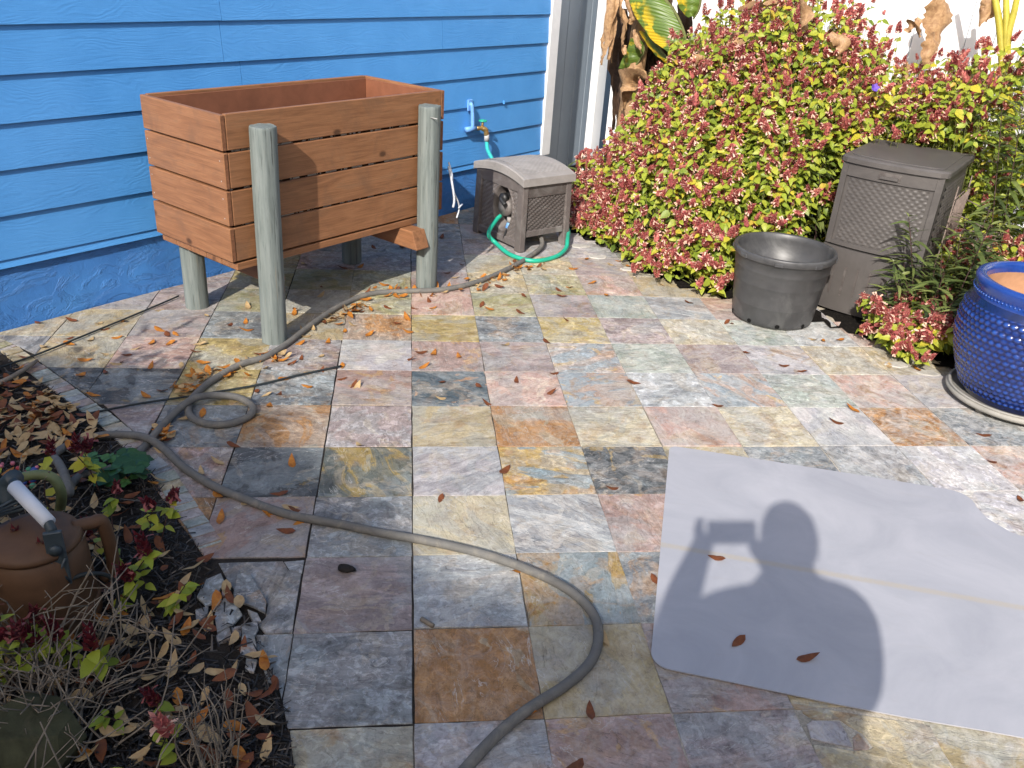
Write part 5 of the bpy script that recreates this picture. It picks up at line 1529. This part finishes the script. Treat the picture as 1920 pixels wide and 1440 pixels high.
ruled([(1262, -60), (1268, -5), (1276, 18), (1291, 34)], [(1318, -60), (1314, -5), (1310, 18), (1300, 36)], 4.05, 4.08, 3)
ruled([(1160, 128), (1166, 112), (1176, 92), (1182, 72)], [(1174, 132), (1192, 122), (1206, 100), (1208, 80)], 4.06, 4.1, 4, 0.015)
for q in range(40):  # dark strips added to stand in for the shade behind the leaves
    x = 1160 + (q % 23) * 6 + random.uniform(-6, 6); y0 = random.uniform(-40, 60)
    dry_strip([at_s(x, y0, 4.34), at_s(x + random.uniform(-8, 8), y0 + 90, 4.32), at_s(x + random.uniform(-14, 14), y0 + 210, 4.34)], random.uniform(.06, .12), ban, B1, 300 + q, 1.5, 'shaded_banana_leaf')
for q, (pl__, w_) in enumerate((
  ([(1140, -60), (1150, 0), (1143, 55), (1132, 95), (1126, 118)], 0.05), ([(1160, -60), (1153, 10), (1148, 60), (1140, 112)], 0.045), ([(1146, -40), (1140, 30), (1128, 80), (1132, 100)], 0.03),
  ([(1165, -60), (1160, 0), (1170, 45), (1166, 80), (1172, 102)], 0.055), ([(1172, -60), (1175, -5), (1186, 30), (1180, 45)], 0.05), ([(1190, 55), (1196, 80), (1202, 100)], 0.03),
  ([(1152, 0), (1147, 50), (1134, 88), (1127, 122)], 0.022), ([(1156, -10), (1150, 60), (1146, 118)], 0.018))):
    dry_strip([at_s(x, y, BS - 0.08 + 0.02 * q) for x, y in pl__], w_, ban, B1, 20 + q)
for q, (pl__, w_, s_) in enumerate((([(1165, 205), (1172, 160), (1195, 138), (1215, 150)], .12, 4.0), ([(1256, 162), (1285, 142), (1310, 114), (1318, 98)], .085, 3.50), ([(1318, 98), (1324, 130), (1312, 162)], .065, 3.50), ([(1250, 218), (1280, 198), (1302, 180)], .06, 3.42),
  ([(1378, 62), (1395, 74), (1412, 45)], .12, 3.42), ([(1370, 103), (1400, 100), (1425, 122)], .045, 3.40), ([(1385, 20), (1430, 10), (1470, 5)], .05, 3.55), ([(1500, 60), (1508, 30), (1500, -5)], .075, 3.52), ([(1560, 60), (1580, 85), (1570, 110)], .06, 3.55))):
    dry_strip([at_s(x, y, s_) for x, y in pl__], w_, ban, B1, 40 + q, 1.2)
B2 = WF(4.25, 2.72)
ban2 = thing('banana_plant', 'second banana plant with yellow stalks at the top right border', 'banana plant', B2)
for q, pl__ in enumerate(([(1886, 260), (1880, 120), (1873, 40), (1862, -20), (1850, -90)], [(1890, 250), (1886, 100), (1887, 30), (1885, -60)], [(1894, 240), (1888, 90), (1902, 20), (1915, -40)])):
    v, f = tube(catmull(rel([at_s(x, y, 4.2) for x, y in pl__], B2), 6), np.linspace(0.024, 0.013, 6 * (len(pl__) - 1) + 1), 8); MB().add(v, f).build('leaf_stalk', 'yellow_stalk', ban2)
v, f = tube(catmull(rel([B2, B2 + [0, 0, .5], B2 + [0, 0, 1.1]], B2), 6), np.linspace(0.07, 0.05, 13), 12); MB().add(v, f).build('pseudostem', 'dry_banana_leaf', ban2)
for q, (pl__, w_, s_) in enumerate((([(1762, -40), (1765, 10), (1758, 50), (1752, 85)], .12, 4.25), ([(1750, 60), (1745, 95), (1740, 130)], .07, 4.2), ([(1840, 20), (1850, 10), (1835, 50)], .05, 4.2), ([(1870, -30), (1860, 10), (1845, 40)], .06, 4.25),
  ([(1795, 172), (1805, 155), (1815, 140)], .04, 3.95), ([(1780, 200), (1785, 185), (1790, 215)], .035, 3.8), ([(1700, 60), (1715, 40), (1725, 70)], .05, 4.1), ([(1690, 160), (1697, 135), (1700, 115)], .06, 4.0))):
    dry_strip([at_s(x, y, s_) for x, y in pl__], w_, ban2, B2, 60 + q, 1.2)

# plants of the left bed
LOBE = leaf_geo(1.0, 0.95, 0.08, 0.12, 4, 0.0, 0.0)
cl = thing('geranium_clump', 'clump of dark green rounded five-lobed leaves beside the border stones', 'plant', at(220, 905))
O = np.array(cl.location)
for q, (x, y, r_, z, val) in enumerate(((247, 862, .055, .07, .12), (205, 895, .05, .05, .15), (170, 858, .036, .05, .55), (206, 858, .028, .05, .6), (262, 888, .036, .04, .2), (255, 875, .04, .08, .1), (186, 873, .02, .04, .8), (232, 905, .022, .03, .6), (172, 868, .026, .035, .5), (222, 878, .04, .06, .18), (270, 862, .03, .05, .2), (237, 850, .036, .05, .1))):
    c = at(x, y, z + random.uniform(-.015, .03)) - O
    mb = MB(); nn = unit([random.gauss(0, .25), random.gauss(-.15, .25), 1])
    a0 = random.uniform(0, 6)
    for l in range(5):
        a = a0 + l * 2 * PI / 5
        add_leaf(mb, LOBE, c, unit([math.cos(a), math.sin(a), 0.08]), nn, r_ * random.uniform(1.0, 1.2), np.clip(val + random.gauss(0, .05), 0, 1))
    mb.build('leaf', 'clover_leaf', cl)
    v, f = tube([(c[0] * .3, c[1] * .3, 0), tuple(c)], 0.002, 5); MB().add(v, f).build('leaf_stalk', 'green_stem', cl)

def sprig(px, py, lab, h=0.14, nl=8, heads=1, seed=0, lean=(0, 0), yel=0.5, ls=0.04):
    rs = np.random.default_rng(seed)
    p0 = at(px, py); root = thing('shrub_sprig', lab, 'plant', p0, 0, 'small sprigs in the mulch bed')
    for hq in range(max(1, heads)):
        tip = np.array([lean[0] + rs.normal(0, .04), lean[1] + rs.normal(0, .04), h * rs.uniform(.8, 1.1)])
        path = catmull([np.zeros(3), tip * .5 + rs.normal(0, .01, 3), tip], 4)
        v, f = tube(path, np.linspace(.0024, .0014, len(path)), 5); MB().add(v, f).build('stem', 'purple_stem', root)
        for q in range(nl):
            pp = path[rs.integers(3, len(path))]
            a = rs.uniform(0, 2 * PI)
            d = unit([math.cos(a), math.sin(a), rs.uniform(-.5, .3)]); n = [rs.normal(0, .3), rs.normal(-.2, .3), 1]
            val = np.clip(rs.normal(yel, .2), 0.05, .98)
            o = link('leaf', LEAFME[int(np.clip(val * 6, 0, 5))], root); o.matrix_local = mat4(frame(d, n), pp, ls * rs.uniform(.7, 1.2))
        if heads > 0:
            o = link('flower_spike', (SPIKEME if 'pink' in lab else SPIKEDARK)[rs.integers(0, 8)], root); d = unit([rs.normal(0, .3), rs.normal(0, .3), 1]); o.matrix_local = mat4(frame(np.cross(d, [.2, .9, .1]), d), path[-1], rs.uniform(.05, .07))
sprig(215, 1010, 'sprig with a dark red spike beside the sprayer handle', .16, 7, 1, 1)
sprig(300, 1030, 'red-spiked sprig leaning over the border stones', .15, 9, 2, 2)
sprig(250, 1085, 'leafy red-tipped sprig right of the sprayer tank', .15, 9, 2, 3)
sprig(285, 1110, 'yellow-green sprig below the red-tipped one', .08, 8, 0, 4)
sprig(190, 930, 'withered yellow sprig before the white grip', .2, 8, 2, 5, yel=.85)
sprig(60, 1150, 'sprig with red heads before the sprayer tank', .22, 9, 3, 6, yel=.6)
sprig(15, 1050, 'yellowing sprig at the left border', .26, 10, 1, 7, yel=.85)
sprig(40, 950, 'yellowing sprig beside the bead string', .2, 8, 0, 8, yel=.8)
sprig(215, 1310, 'bright green sprig in the middle of the dry twigs', .14, 6, 1, 9, yel=.35, ls=.06)
sprig(250, 1360, 'small green sprig under the bright green one', .06, 6, 0, 10, yel=.3)
sprig(290, 1400, 'sprig with a dark red bud near the lower border', .07, 6, 1, 11, yel=.3)
sprig(320, 1460, 'sprig with a pink spike at the lower border', .1, 4, 1, 12, yel=.3)
sprig(180, 1440, 'round-leaved sprig at the lower border', .06, 6, 0, 13, yel=.25)
sprig(95, 1180, 'sprig with dull green leaves hugging the sprayer tank', .2, 12, 2, 21, yel=.45)
sprig(150, 1250, 'sprig with dark red heads below the sprayer band', .14, 12, 3, 22, yel=.35)
sprig(240, 1150, 'sprawling yellow-green sprig beside the outlet tube', .12, 12, 1, 23, yel=.55)
sprig(310, 1150, 'low sprig with small leaves before the broken slate', .08, 10, 0, 24, yel=.45)
sprig(20, 1300, 'tangled sprig with wine red tips at the left border above the boulder', .2, 12, 3, 25, yel=.4)
sprig(120, 1010, 'withered orange sprig above the sprayer lid', .3, 7, 1, 14, yel=.93)

def twig_bush(name, p0, n, lab, seed, spread, hgt, mat='dry_stem', dirv=(0, 0), rr=0.0022):
    rs = np.random.default_rng(seed)
    root = thing(name, lab, 'dry plant', p0, 0)
    for c in range(max(1, n // 12)):
        mb = MB()
        for q in range(12):
            a = rs.uniform(0, 2 * PI); r_ = spread * rs.uniform(.3, 1)
            b0 = np.array([rs.normal(0, spread * .3), rs.normal(0, spread * .3), 0.0])
            tip = b0 + np.array([r_ * math.cos(a) + dirv[0], r_ * math.sin(a) + dirv[1], hgt * rs.uniform(.25, 1)])
            mid = (b0 + tip) / 2 + rs.normal(0, .03, 3)
            path = catmull([b0, mid, tip], 4)
            v, f = tube(path, np.linspace(rr * 1.3, rr * .6, len(path)), 5); mb.add(v, f)
            for b in range(rs.integers(1, 4)):
                i_ = rs.integers(3, len(path)); e = path[i_] + np.array([rs.normal(0, .05), rs.normal(0, .05), rs.uniform(0, .07)])
                v, f = tube([path[i_], (path[i_] + e) / 2 + rs.normal(0, .006, 3), e], [rr * .7, rr * .6, rr * .4], 4); mb.add(v, f)
        mb.build('branch', mat, root)
twig_bush('dry_shrub', at(60, 1400), 72, 'leafless tangle of pale dry twigs in front of the sprayer', 1, .30, .20, dirv=(.06, .04))
twig_bush('dry_shrub', at(60, 1260), 72, 'dry leafless stems crossing the sprayer tank', 2, .26, .26)
twig_bush('dry_shrub', at(-40, 1060), 36, 'dry twigs reaching in from the left border over the sprayer lid', 3, .24, .3, dirv=(.1, 0))
twig_bush('dry_grass', at(410, 1470), 24, 'bundle of dry grass stalks at the lower edge of the bed', 4, .07, .20, dirv=(-.03, .08), rr=.0018)

# ================================================================== fallen leaves
FV = []
for i in range(4):
    gv, gf = leaf_geo(0.064, 0.026, 0.35 if i % 2 else -0.2, -0.25 if i < 2 else 0.12, 6, 0.3, 0.1)
    gv = gv.copy(); gv[:, 0] -= 0.032
    gv[:, 2] += np.abs(gv[:, 0]) * (0.12 + .06 * i); gv[:, 1] += 2.0 * (i - 1.5) * gv[:, 0] ** 2
    gv[:, 2] -= gv[:, 2].min()
    FV.append((gv, gf))
FM = {c: [mesh_of('fallen_leaf', g_[0], g_[1], 0.5, 'fallen_leaf_' + n_) for g_ in FV] for c, n_ in (('o', 'orange'), ('b', 'brown'), ('t', 'tan'))}
CN = {'o': 'orange', 'b': 'dark brown', 't': 'pale tan'}
def fleaf(p, c, label, group, s=1.0, z=0.0015, tilt=0.12):
    o = link('fallen_leaf', random.choice(FM[c]), None)
    o.location = (p[0], p[1], p[2] + z)
    o.rotation_euler = (random.gauss(0, tilt), random.gauss(0, tilt), random.uniform(0, 2 * PI))
    k_ = s * random.uniform(0.68, 1.05); o.scale = (k_, k_, k_)
    return tag(o, label, 'leaf', group)
LONE = {  # regions of the patio with the leaves the photograph shows there
 'by the shrub edge right of the reel box': '1100,487,o 1110,532,o 1137,555,o 1048,545,b 1068,540,o 1054,557,b 982,556,b 903,573,b 917,581,o 976,587,b 1062,602,b 1292,568,b 1160,490,o 1178,500,o 1240,535,t 1075,505,o 1145,497,t',
 'in the middle of the sunlit tiles': '947,648,t 1025,642,b 790,662,b 813,664,o 860,669,o 795,688,o 768,675,b 1039,702,b 968,715,b 1030,739,b 828,719,b 898,725,b 913,759,b 826,748,t 1188,720,b',
 'right of the front planter post': '553,580,o 552,588,o 560,646,o 615,642,o 572,632,t 660,610,t 647,622,o 693,628,o 678,586,b 727,578,b 765,623,o 762,597,o 745,608,b 805,567,b 813,579,o 778,580,b 743,558,o 720,535,o 602,670,t 642,688,o 603,698,b 582,700,t',
 'on the dark tiles behind the hose ring': '535,712,o 576,726,o 482,736,b 522,741,b 500,742,t 642,712,b 663,723,b 670,727,t 505,763,o 548,683,b 565,673,b',
 'on the tiles between hose and bed': '673,835,t 547,868,o 437,837,b 407,868,t 377,885,t 410,932,o 460,942,t 545,953,t 523,927,b 349,786,t 380,777,o 470,782,t 556,958,b 505,967,o 415,973,o 537,998,b 564,979,o',
 'near the blue foundation': '297,584,t 134,602,b 73,606,b 187,608,t 196,619,b 231,604,o 300,620,o 314,629,b 330,628,o 319,645,o 286,644,o 255,655,t 170,638,t 128,636,b 130,647,o 220,634,o 82,651,t 47,671,b',
 'on the dark slate at the left': '196,666,t 161,676,o 238,668,b 217,684,t 227,681,b 283,688,o 153,705,o 198,699,b 175,743,o 273,744,o 340,687,t 367,660,b 375,647,t 462,620,o 382,682,o',
 'on the pale tiles before the black pot': '1362,606,b 1372,608,b 1525,638,t 1543,640,o 1575,639,o 1667,688,t 1718,693,o'}
for reg, s_ in LONE.items():
    for it in s_.split():
        x, y, c = it.split(',')
        fleaf(at(float(x), float(y)), c, f'{CN[c]} fallen leaf lying {reg}', f'{CN[c]} fallen leaves {reg}')
for x, y, c, lab in ((1345, 762, 'b', 'brown fallen leaf on the tile joint behind the mat corner'), (1400, 663, 'b', 'brown fallen leaf on the mauve tile before the black pot'), (1470, 687, 'b', 'small brown fallen leaf nearest the brown one with a long tip'), (1503, 698, 'b', 'long brown fallen leaf on the pale tile joint'),
  (1598, 769, 'o', 'thin orange fallen leaf on the whitest tile'), (1567, 793, 'b', 'tiny brown fallen leaf below the thin orange one'), (1843, 817, 'b', 'red-brown fallen leaf before the blue pot'), (1858, 867, 'b', 'brown fallen leaf between blue pot and mat'), (1912, 938, 'b', 'dark brown fallen leaf at the right border beside the mat'),
  (947, 883, 'b', 'brown fallen leaf on the lavender and tan tile joint'), (1147, 917, 'b', 'brown fallen leaf on the joint left of the mat corner'), (826, 937, 'b', 'narrow brown fallen leaf on the cream tile'), (1229, 1090, 'b', 'brown fallen leaf half under the left edge of the mat'),
  (1106, 1337, 'b', 'upright pointing brown fallen leaf at the lower border beside the hose'), (1131, 1200, 't', 'pale leaf tucked against the bend of the hose'), (1078, 1440, 'b', 'brown fallen leaf cut by the lower border'), (971, 1072, 'o', 'orange leaf tip under the hose'), (987, 1337, 'o', 'orange fallen leaf beside the hose near the lower border'),
  (1342, 1051, 'b', 'red-brown fallen leaf on the mat below the crease'), (1382, 1209, 'b', 'brown fallen leaf on the mat pointing to the right'), (1512, 1239, 'b', 'brown fallen leaf on the mat pointing towards the camera')):
    z = 0.009 if (1240 < x < 1600 and y > 1000 and y < 1300) else 0.0015
    fleaf(at(x, y), c, lab, None, 1.0, z, 0.06)
DRIFT = [((700, 553), (860, 548), 26, 9, 'in the drift along the hose below the planter'), ((585, 622), (700, 566), 34, 10, 'in the drift along the hose under the planter'), ((895, 535), (1010, 500), 36, 12, 'in the drift along the hose by the reel box'),
         ((420, 705), (540, 668), 22, 12, 'in the drift where the hose passes the front post'), ((335, 735), (395, 700), 26, 13, 'in the drift above the hose ring'), ((298, 845), (312, 800), 14, 9, 'in the drift between the two hose strands')]
for a, b, n, j, lab in DRIFT:
    for q in range(n):
        u_ = random.random(); c = random.choice('oootttbo')
        p = at(a[0] + (b[0] - a[0]) * u_ + random.gauss(0, j), a[1] + (b[1] - a[1]) * u_ + random.gauss(0, j * .55))
        fleaf(p, c, f'{CN[c]} fallen leaf {lab}', f'{CN[c]} fallen leaves {lab}', 1.0, 0.002 + random.random() * .01, 0.35)
for q in range(26):
    p = WF(random.uniform(.7, 2.6), random.uniform(0.1, 1.0)); c = random.choice('bbto')
    fleaf(p, c, f'{CN[c]} fallen leaf in the shade under the planter', f'{CN[c]} fallen leaves under the planter')
# litter of the left bed
cnt = 0
lit = {c: MB() for c in 'obt'}
while cnt < 400:
    if cnt < 190: px, py = random.gauss(70, 75), random.gauss(770, 42)
    else: px, py = random.uniform(0, 520), random.uniform(700, 1440)
    p = at(px, py, 0.018)
    if not in_left_bed(p[0], p[1]) : continue
    c = random.choice('ttttobb' if cnt < 190 else 'obbtt')
    if cnt % 6 == 0:
        fleaf(p, c, f'{CN[c]} fallen leaf on the dark mulch of the bed', f'{CN[c]} fallen leaves on the mulch', 1.15, random.uniform(0, .012), 0.3)
    else:
        g_ = random.choice(FV); a = random.uniform(0, 2 * PI)
        Rm = frame([math.cos(a), math.sin(a), random.gauss(0, .25)], [random.gauss(0, .3), random.gauss(0, .3), 1])
        lit[c].add((g_[0] * random.uniform(.7, 1.1)) @ Rm.T + p + [0, 0, random.uniform(-.004, .012)], g_[1])
    cnt += 1
for c, nm in (('o', 'fallen_leaf_orange'), ('b', 'fallen_leaf_brown'), ('t', 'fallen_leaf_tan')):
    tag(lit[c].build('leaf_litter', nm), f'{CN[c]} dead leaves strewn over the mulch of the left bed', 'leaf litter', kind='stuff')

# ================================================================== the tree behind the camera that shades the bed
tr = thing('shade_tree', 'leafy tree behind the photographer that shades the lower left of the patio', 'tree', (-4.9, -8.6, -0.05))
O = np.array(tr.location)
EDGE = [(-3.6, 1.95), (-1.6, 1.83), (-0.95, 1.74), (-0.62, 1.42), (-0.40, 0.99), (-0.10, 0.66), (0.03, 0.38), (0.35, 0.31), (0.66, 0.29), (0.96, -0.12), (1.0, -0.9), (1.0, -1.8), (0.2, -2.8), (-1.8, -3.4), (-4.2, -2.4), (-4.9, 0.2)]
def in_poly(poly, x, y): return sum(((poly[i][1] > y) != (poly[i - 1][1] > y)) and (x < (poly[i - 1][0] - poly[i][0]) * (y - poly[i][1]) / (poly[i - 1][1] - poly[i][1] + 1e-12) + poly[i][0]) for i in range(len(poly))) % 2 == 1
crown = MB()
TL = leaf_geo(1.0, 0.5, 0.2, 0.2)
rs = np.random.default_rng(5)
cnt = 0
hv = SUNV / SUNV[2]
clumps = []
for a, b in zip(EDGE[1:9], EDGE[2:10]):
    for u_ in np.linspace(0, 1, 9):
        q = np.array(a) * (1 - u_) + np.array(b) * u_ + unit(np.array([-1.2, -1.0]) - np.array(a)) * 0.16
        clumps.append(np.array([q[0], q[1], 0]) + hv * rs.uniform(5.0, 7.0))
while len(clumps) < 270:
    x, y = rs.uniform(-5, 1.3), rs.uniform(-3.5, 2.0)
    if in_poly(EDGE, x, y): clumps.append(np.array([x, y, 0]) + hv * rs.uniform(4.6, 7.0))
while cnt < 24000:
    p = clumps[rs.integers(0, len(clumps))] + rs.normal(0, 0.22, 3)
    sh = p - hv * p[2]
    if not in_poly(EDGE, sh[0] + rs.normal(0, .03), sh[1] + rs.normal(0, .03)): continue
    a = rs.uniform(0, 2 * PI)
    add_leaf(crown, TL, p - O, [math.cos(a), math.sin(a), rs.uniform(-.6, .2)], rs.normal(0, .5, 3) + SUNV, rs.uniform(0.13, 0.2), rs.random())
    cnt += 1
tag(crown.build('crown', 'canopy_leaf', tr), kind='stuff')
cc_ = np.mean(clumps, axis=0) - O
v, f = tube(catmull([np.zeros(3), np.array([.1, .05, 1.5]), np.array([.3, .2, 3.2]), cc_ * [.7, .7, .85]], 6), np.linspace(.22, .09, 19), 12); MB().add(v, f).build('trunk', 'tree_bark', tr)
for q in range(9):
    e = clumps[q * 19] - O
    v, f = tube(catmull([np.array([.3, .2, 3.0 + .12 * q]), (np.array([.3, .2, 3.6]) + e) / 2 + [0, 0, .2], e], 6), np.linspace(.07, .02, 13), 7); MB().add(v, f).build('limb', 'tree_bark', tr)

bu = thing('shading_bush', 'added unseen bush beyond the left border, darkening the bed', 'shrub', (-2.1, -0.2, -0.02))  # added out of frame to keep sky light off bed and left tiles
bmb = MB(); BL_ = leaf_geo(1.0, 0.55, 0.2, 0.25); bst = MB()
for q in range(60):
    a = rs.uniform(0, 2 * PI); r_ = rs.uniform(0.1, 0.75); tip = np.array([r_ * 0.55 * math.cos(a), r_ * 1.2 * math.sin(a), rs.uniform(.6, 1.25)])
    path = catmull([np.array([tip[0] * .2, tip[1] * .3, 0]), tip * [.7, .7, .6], tip], 5)
    v, f = tube(path, np.linspace(.008, .003, len(path)), 5); bst.add(v, f)
    for w_ in range(60):
        pp = path[rs.integers(3, len(path))] + rs.normal(0, .07, 3)
        add_leaf(bmb, BL_, pp, rs.normal(0, 1, 3), [rs.normal(0, .5), rs.normal(0, .5), 1], rs.uniform(.07, .12), rs.random())
bst.build('stems', 'green_stem', bu); tag(bmb.build('foliage', 'canopy_leaf', bu), kind='stuff')
hg = thing('sky_screen_hedge', 'added unseen hedge behind the photographer, screening low sky light', 'hedge', (0, -6.5, -0.05))  # added out of view to cut sky light on upright faces
hm = MB()
HP = [np.array(p) for p in ((-6.2, -1.0), (-5.8, -5.2), (-2.0, -7.2), (3.0, -7.0), (6.0, -4.5), (6.8, -0.5))]
HL = leaf_geo(1.0, 0.6, 0.2, 0.2)
for q in range(9000):
    i = rs.integers(0, 5); u_ = rs.random(); b2 = HP[i] * (1 - u_) + HP[i + 1] * u_
    z = rs.uniform(0, 3.0); n2 = unit(np.array([-b2[0], -2 - b2[1], 0.0]))
    pp = np.array([b2[0], b2[1], z]) + n2 * rs.uniform(-0.1, 0.35)
    add_leaf(hm, HL, pp - np.array([0, -6.5, -0.05]), [rs.normal(), rs.normal(), rs.normal(-.4, .5)], n2 + rs.normal(0, .5, 3), rs.uniform(.16, .26), rs.random())
tag(hm.build('foliage', 'canopy_leaf', hg), kind='stuff')
for i in range(5):
    a, b = HP[i], HP[i + 1]; d = unit(b - a); n2 = np.array([-d[1], d[0]]) * 0.06
    v, f = prism([tuple(a - n2), tuple(b - n2), tuple(b + n2), tuple(a + n2)], 0, 2.9)
    v = [(x, y + 6.5, z) for x, y, z in v]
    MB().add(v, f).build('branch_core', 'tree_bark', hg, False)

# ================================================================== the photographer, whose shadow falls on the mat
per = thing('person', 'person in dark clothes standing behind the camera, raising a phone', 'person', (0.19, -1.56, 0))
O = np.array([0.19, -1.56, 0])
J = {}; E = []; RAD = {}
def jn(nm, p, r_, par=None):
    J[nm] = np.asarray(p, float); RAD[nm] = r_
    if par: E.append((par, nm))
jn('pelvis', (0.0, 0, 0.95), (0.215, 0.14)); jn('waist', (0, 0, 1.10), (0.21, 0.135), 'pelvis'); jn('chest', (0, 0, 1.30), (0.19, 0.13), 'waist'); jn('collar', (0, 0, 1.46), (0.10, 0.08), 'chest')
jn('neck', (-0.005, 0.01, 1.54), (0.06, 0.06), 'collar'); jn('jaw', (-0.015, 0.03, 1.60), (0.075, 0.085), 'neck'); jn('skull', (-0.02, 0.03, 1.70), (0.078, 0.098), 'jaw'); jn('crown', (-0.02, 0.02, 1.765), (0.06, 0.07), 'skull')
pc = CAM - O
for sgn, nm in ((-1, 'l'), (1, 'r')):
    jn(nm + 'hip', (sgn * 0.10, 0, 0.88), (0.10, 0.10), 'pelvis'); jn(nm + 'knee', (sgn * 0.12, 0.02, 0.49), (0.062, 0.062), nm + 'hip'); jn(nm + 'ankle', (sgn * 0.13, -0.02, 0.09), (0.045, 0.045), nm + 'knee')
    jn(nm + 'heel', (sgn * 0.13, 0.0, 0.045), (0.042, 0.042), nm + 'ankle'); jn(nm + 'toe', (sgn * 0.15, 0.16, 0.035), (0.045, 0.03), nm + 'heel')
    jn(nm + 'shoulder', (sgn * 0.19, 0, 1.43), (0.075, 0.07), 'collar')
jn('lelbow', (-0.295, 0.115, 1.28), (0.068, 0.065), 'lshoulder'); jn('lwrist', (-0.262, 0.115, 1.52), (0.042, 0.038), 'lelbow')
jn('lpalm', (-0.250, 0.118, 1.575), (0.036, 0.022), 'lwrist')
jn('relbow', (0.225, 0.07, 1.12), (0.05, 0.05), 'rshoulder'); jn('rwrist', (0.03, 0.20, 1.40), (0.033, 0.030), 'relbow'); jn('rpalm', (-0.01, 0.185, 1.46), (0.036, 0.022), 'rwrist')
for q in range(4):
    zz = 1.585 + 0.016 * (q - 0.5)
    jn(f'lf{q}a', (-0.272, 0.118, 1.60 + 0.014 * q), (0.0095, 0.0095), 'lpalm'); jn(f'lf{q}b', (-0.283, 0.132, 1.612 + 0.014 * q), (0.009, 0.009), f'lf{q}a'); jn(f'lf{q}c', (-0.262, 0.122 , 1.625 + 0.013 * q), (0.008, 0.008), f'lf{q}b')
    jn(f'rf{q}a', (-0.02 - .016 * q, 0.175, 1.50), (0.0095, 0.0095), 'rpalm'); jn(f'rf{q}b', (-0.025 - .016 * q, 0.165, 1.535), (0.009, 0.009), f'rf{q}a'); jn(f'rf{q}c', (-0.03 - .016 * q, 0.150, 1.56), (0.008, 0.008), f'rf{q}b')
jn('lta', (-0.235, 0.105, 1.60), (0.011, 0.011), 'lpalm'); jn('ltb', (-0.212, 0.100, 1.612), (0.0095, 0.0095), 'lta')
jn('rta', (0.015, 0.165, 1.49), (0.011, 0.011), 'rpalm'); jn('rtb', (0.012, 0.145, 1.525), (0.0095, 0.0095), 'rta')
names = list(J)
me = bpy.data.meshes.new('body')
me.from_pydata([tuple(J[n_]) for n_ in names], [(names.index(a), names.index(b)) for a, b in E], [])
me.materials.append(M['photographer'])
body = link('body', me, per)
sk = body.modifiers.new('Skin', 'SKIN')
sd_ = me.skin_vertices[0].data
for i, n_ in enumerate(names): sd_[i].radius = RAD[n_]
sd_[names.index('pelvis')].use_root = True
sub = body.modifiers.new('Subdivision', 'SUBSURF'); sub.levels = 1; sub.render_levels = 2
v, f = lathe([(0.0, 0.125), (0.05, 0.117), (0.085, 0.085), (0.103, 0.03), (0.104, -0.02), (0.095, -0.04)], 24)
MB().add([(x * 0.83, y * 1.0, z) for x, y, z in v], f).build('hair', 'hair_dark', per, loc=(-0.02, 0.018, 1.665))
ph = thing('phone', 'black smartphone held up level by the photographer', 'phone', CAM - _f * 0.016 + _r * 0.055)
v, f = box(-0.078, 0.078, -0.037, 0.037, -0.004, 0.004, bev=0.0035, seg=2)
MB().add([tuple(_r * x + _u * y + _f * z) for x, y, z in v], f).build('case', 'phone_black', ph, False)
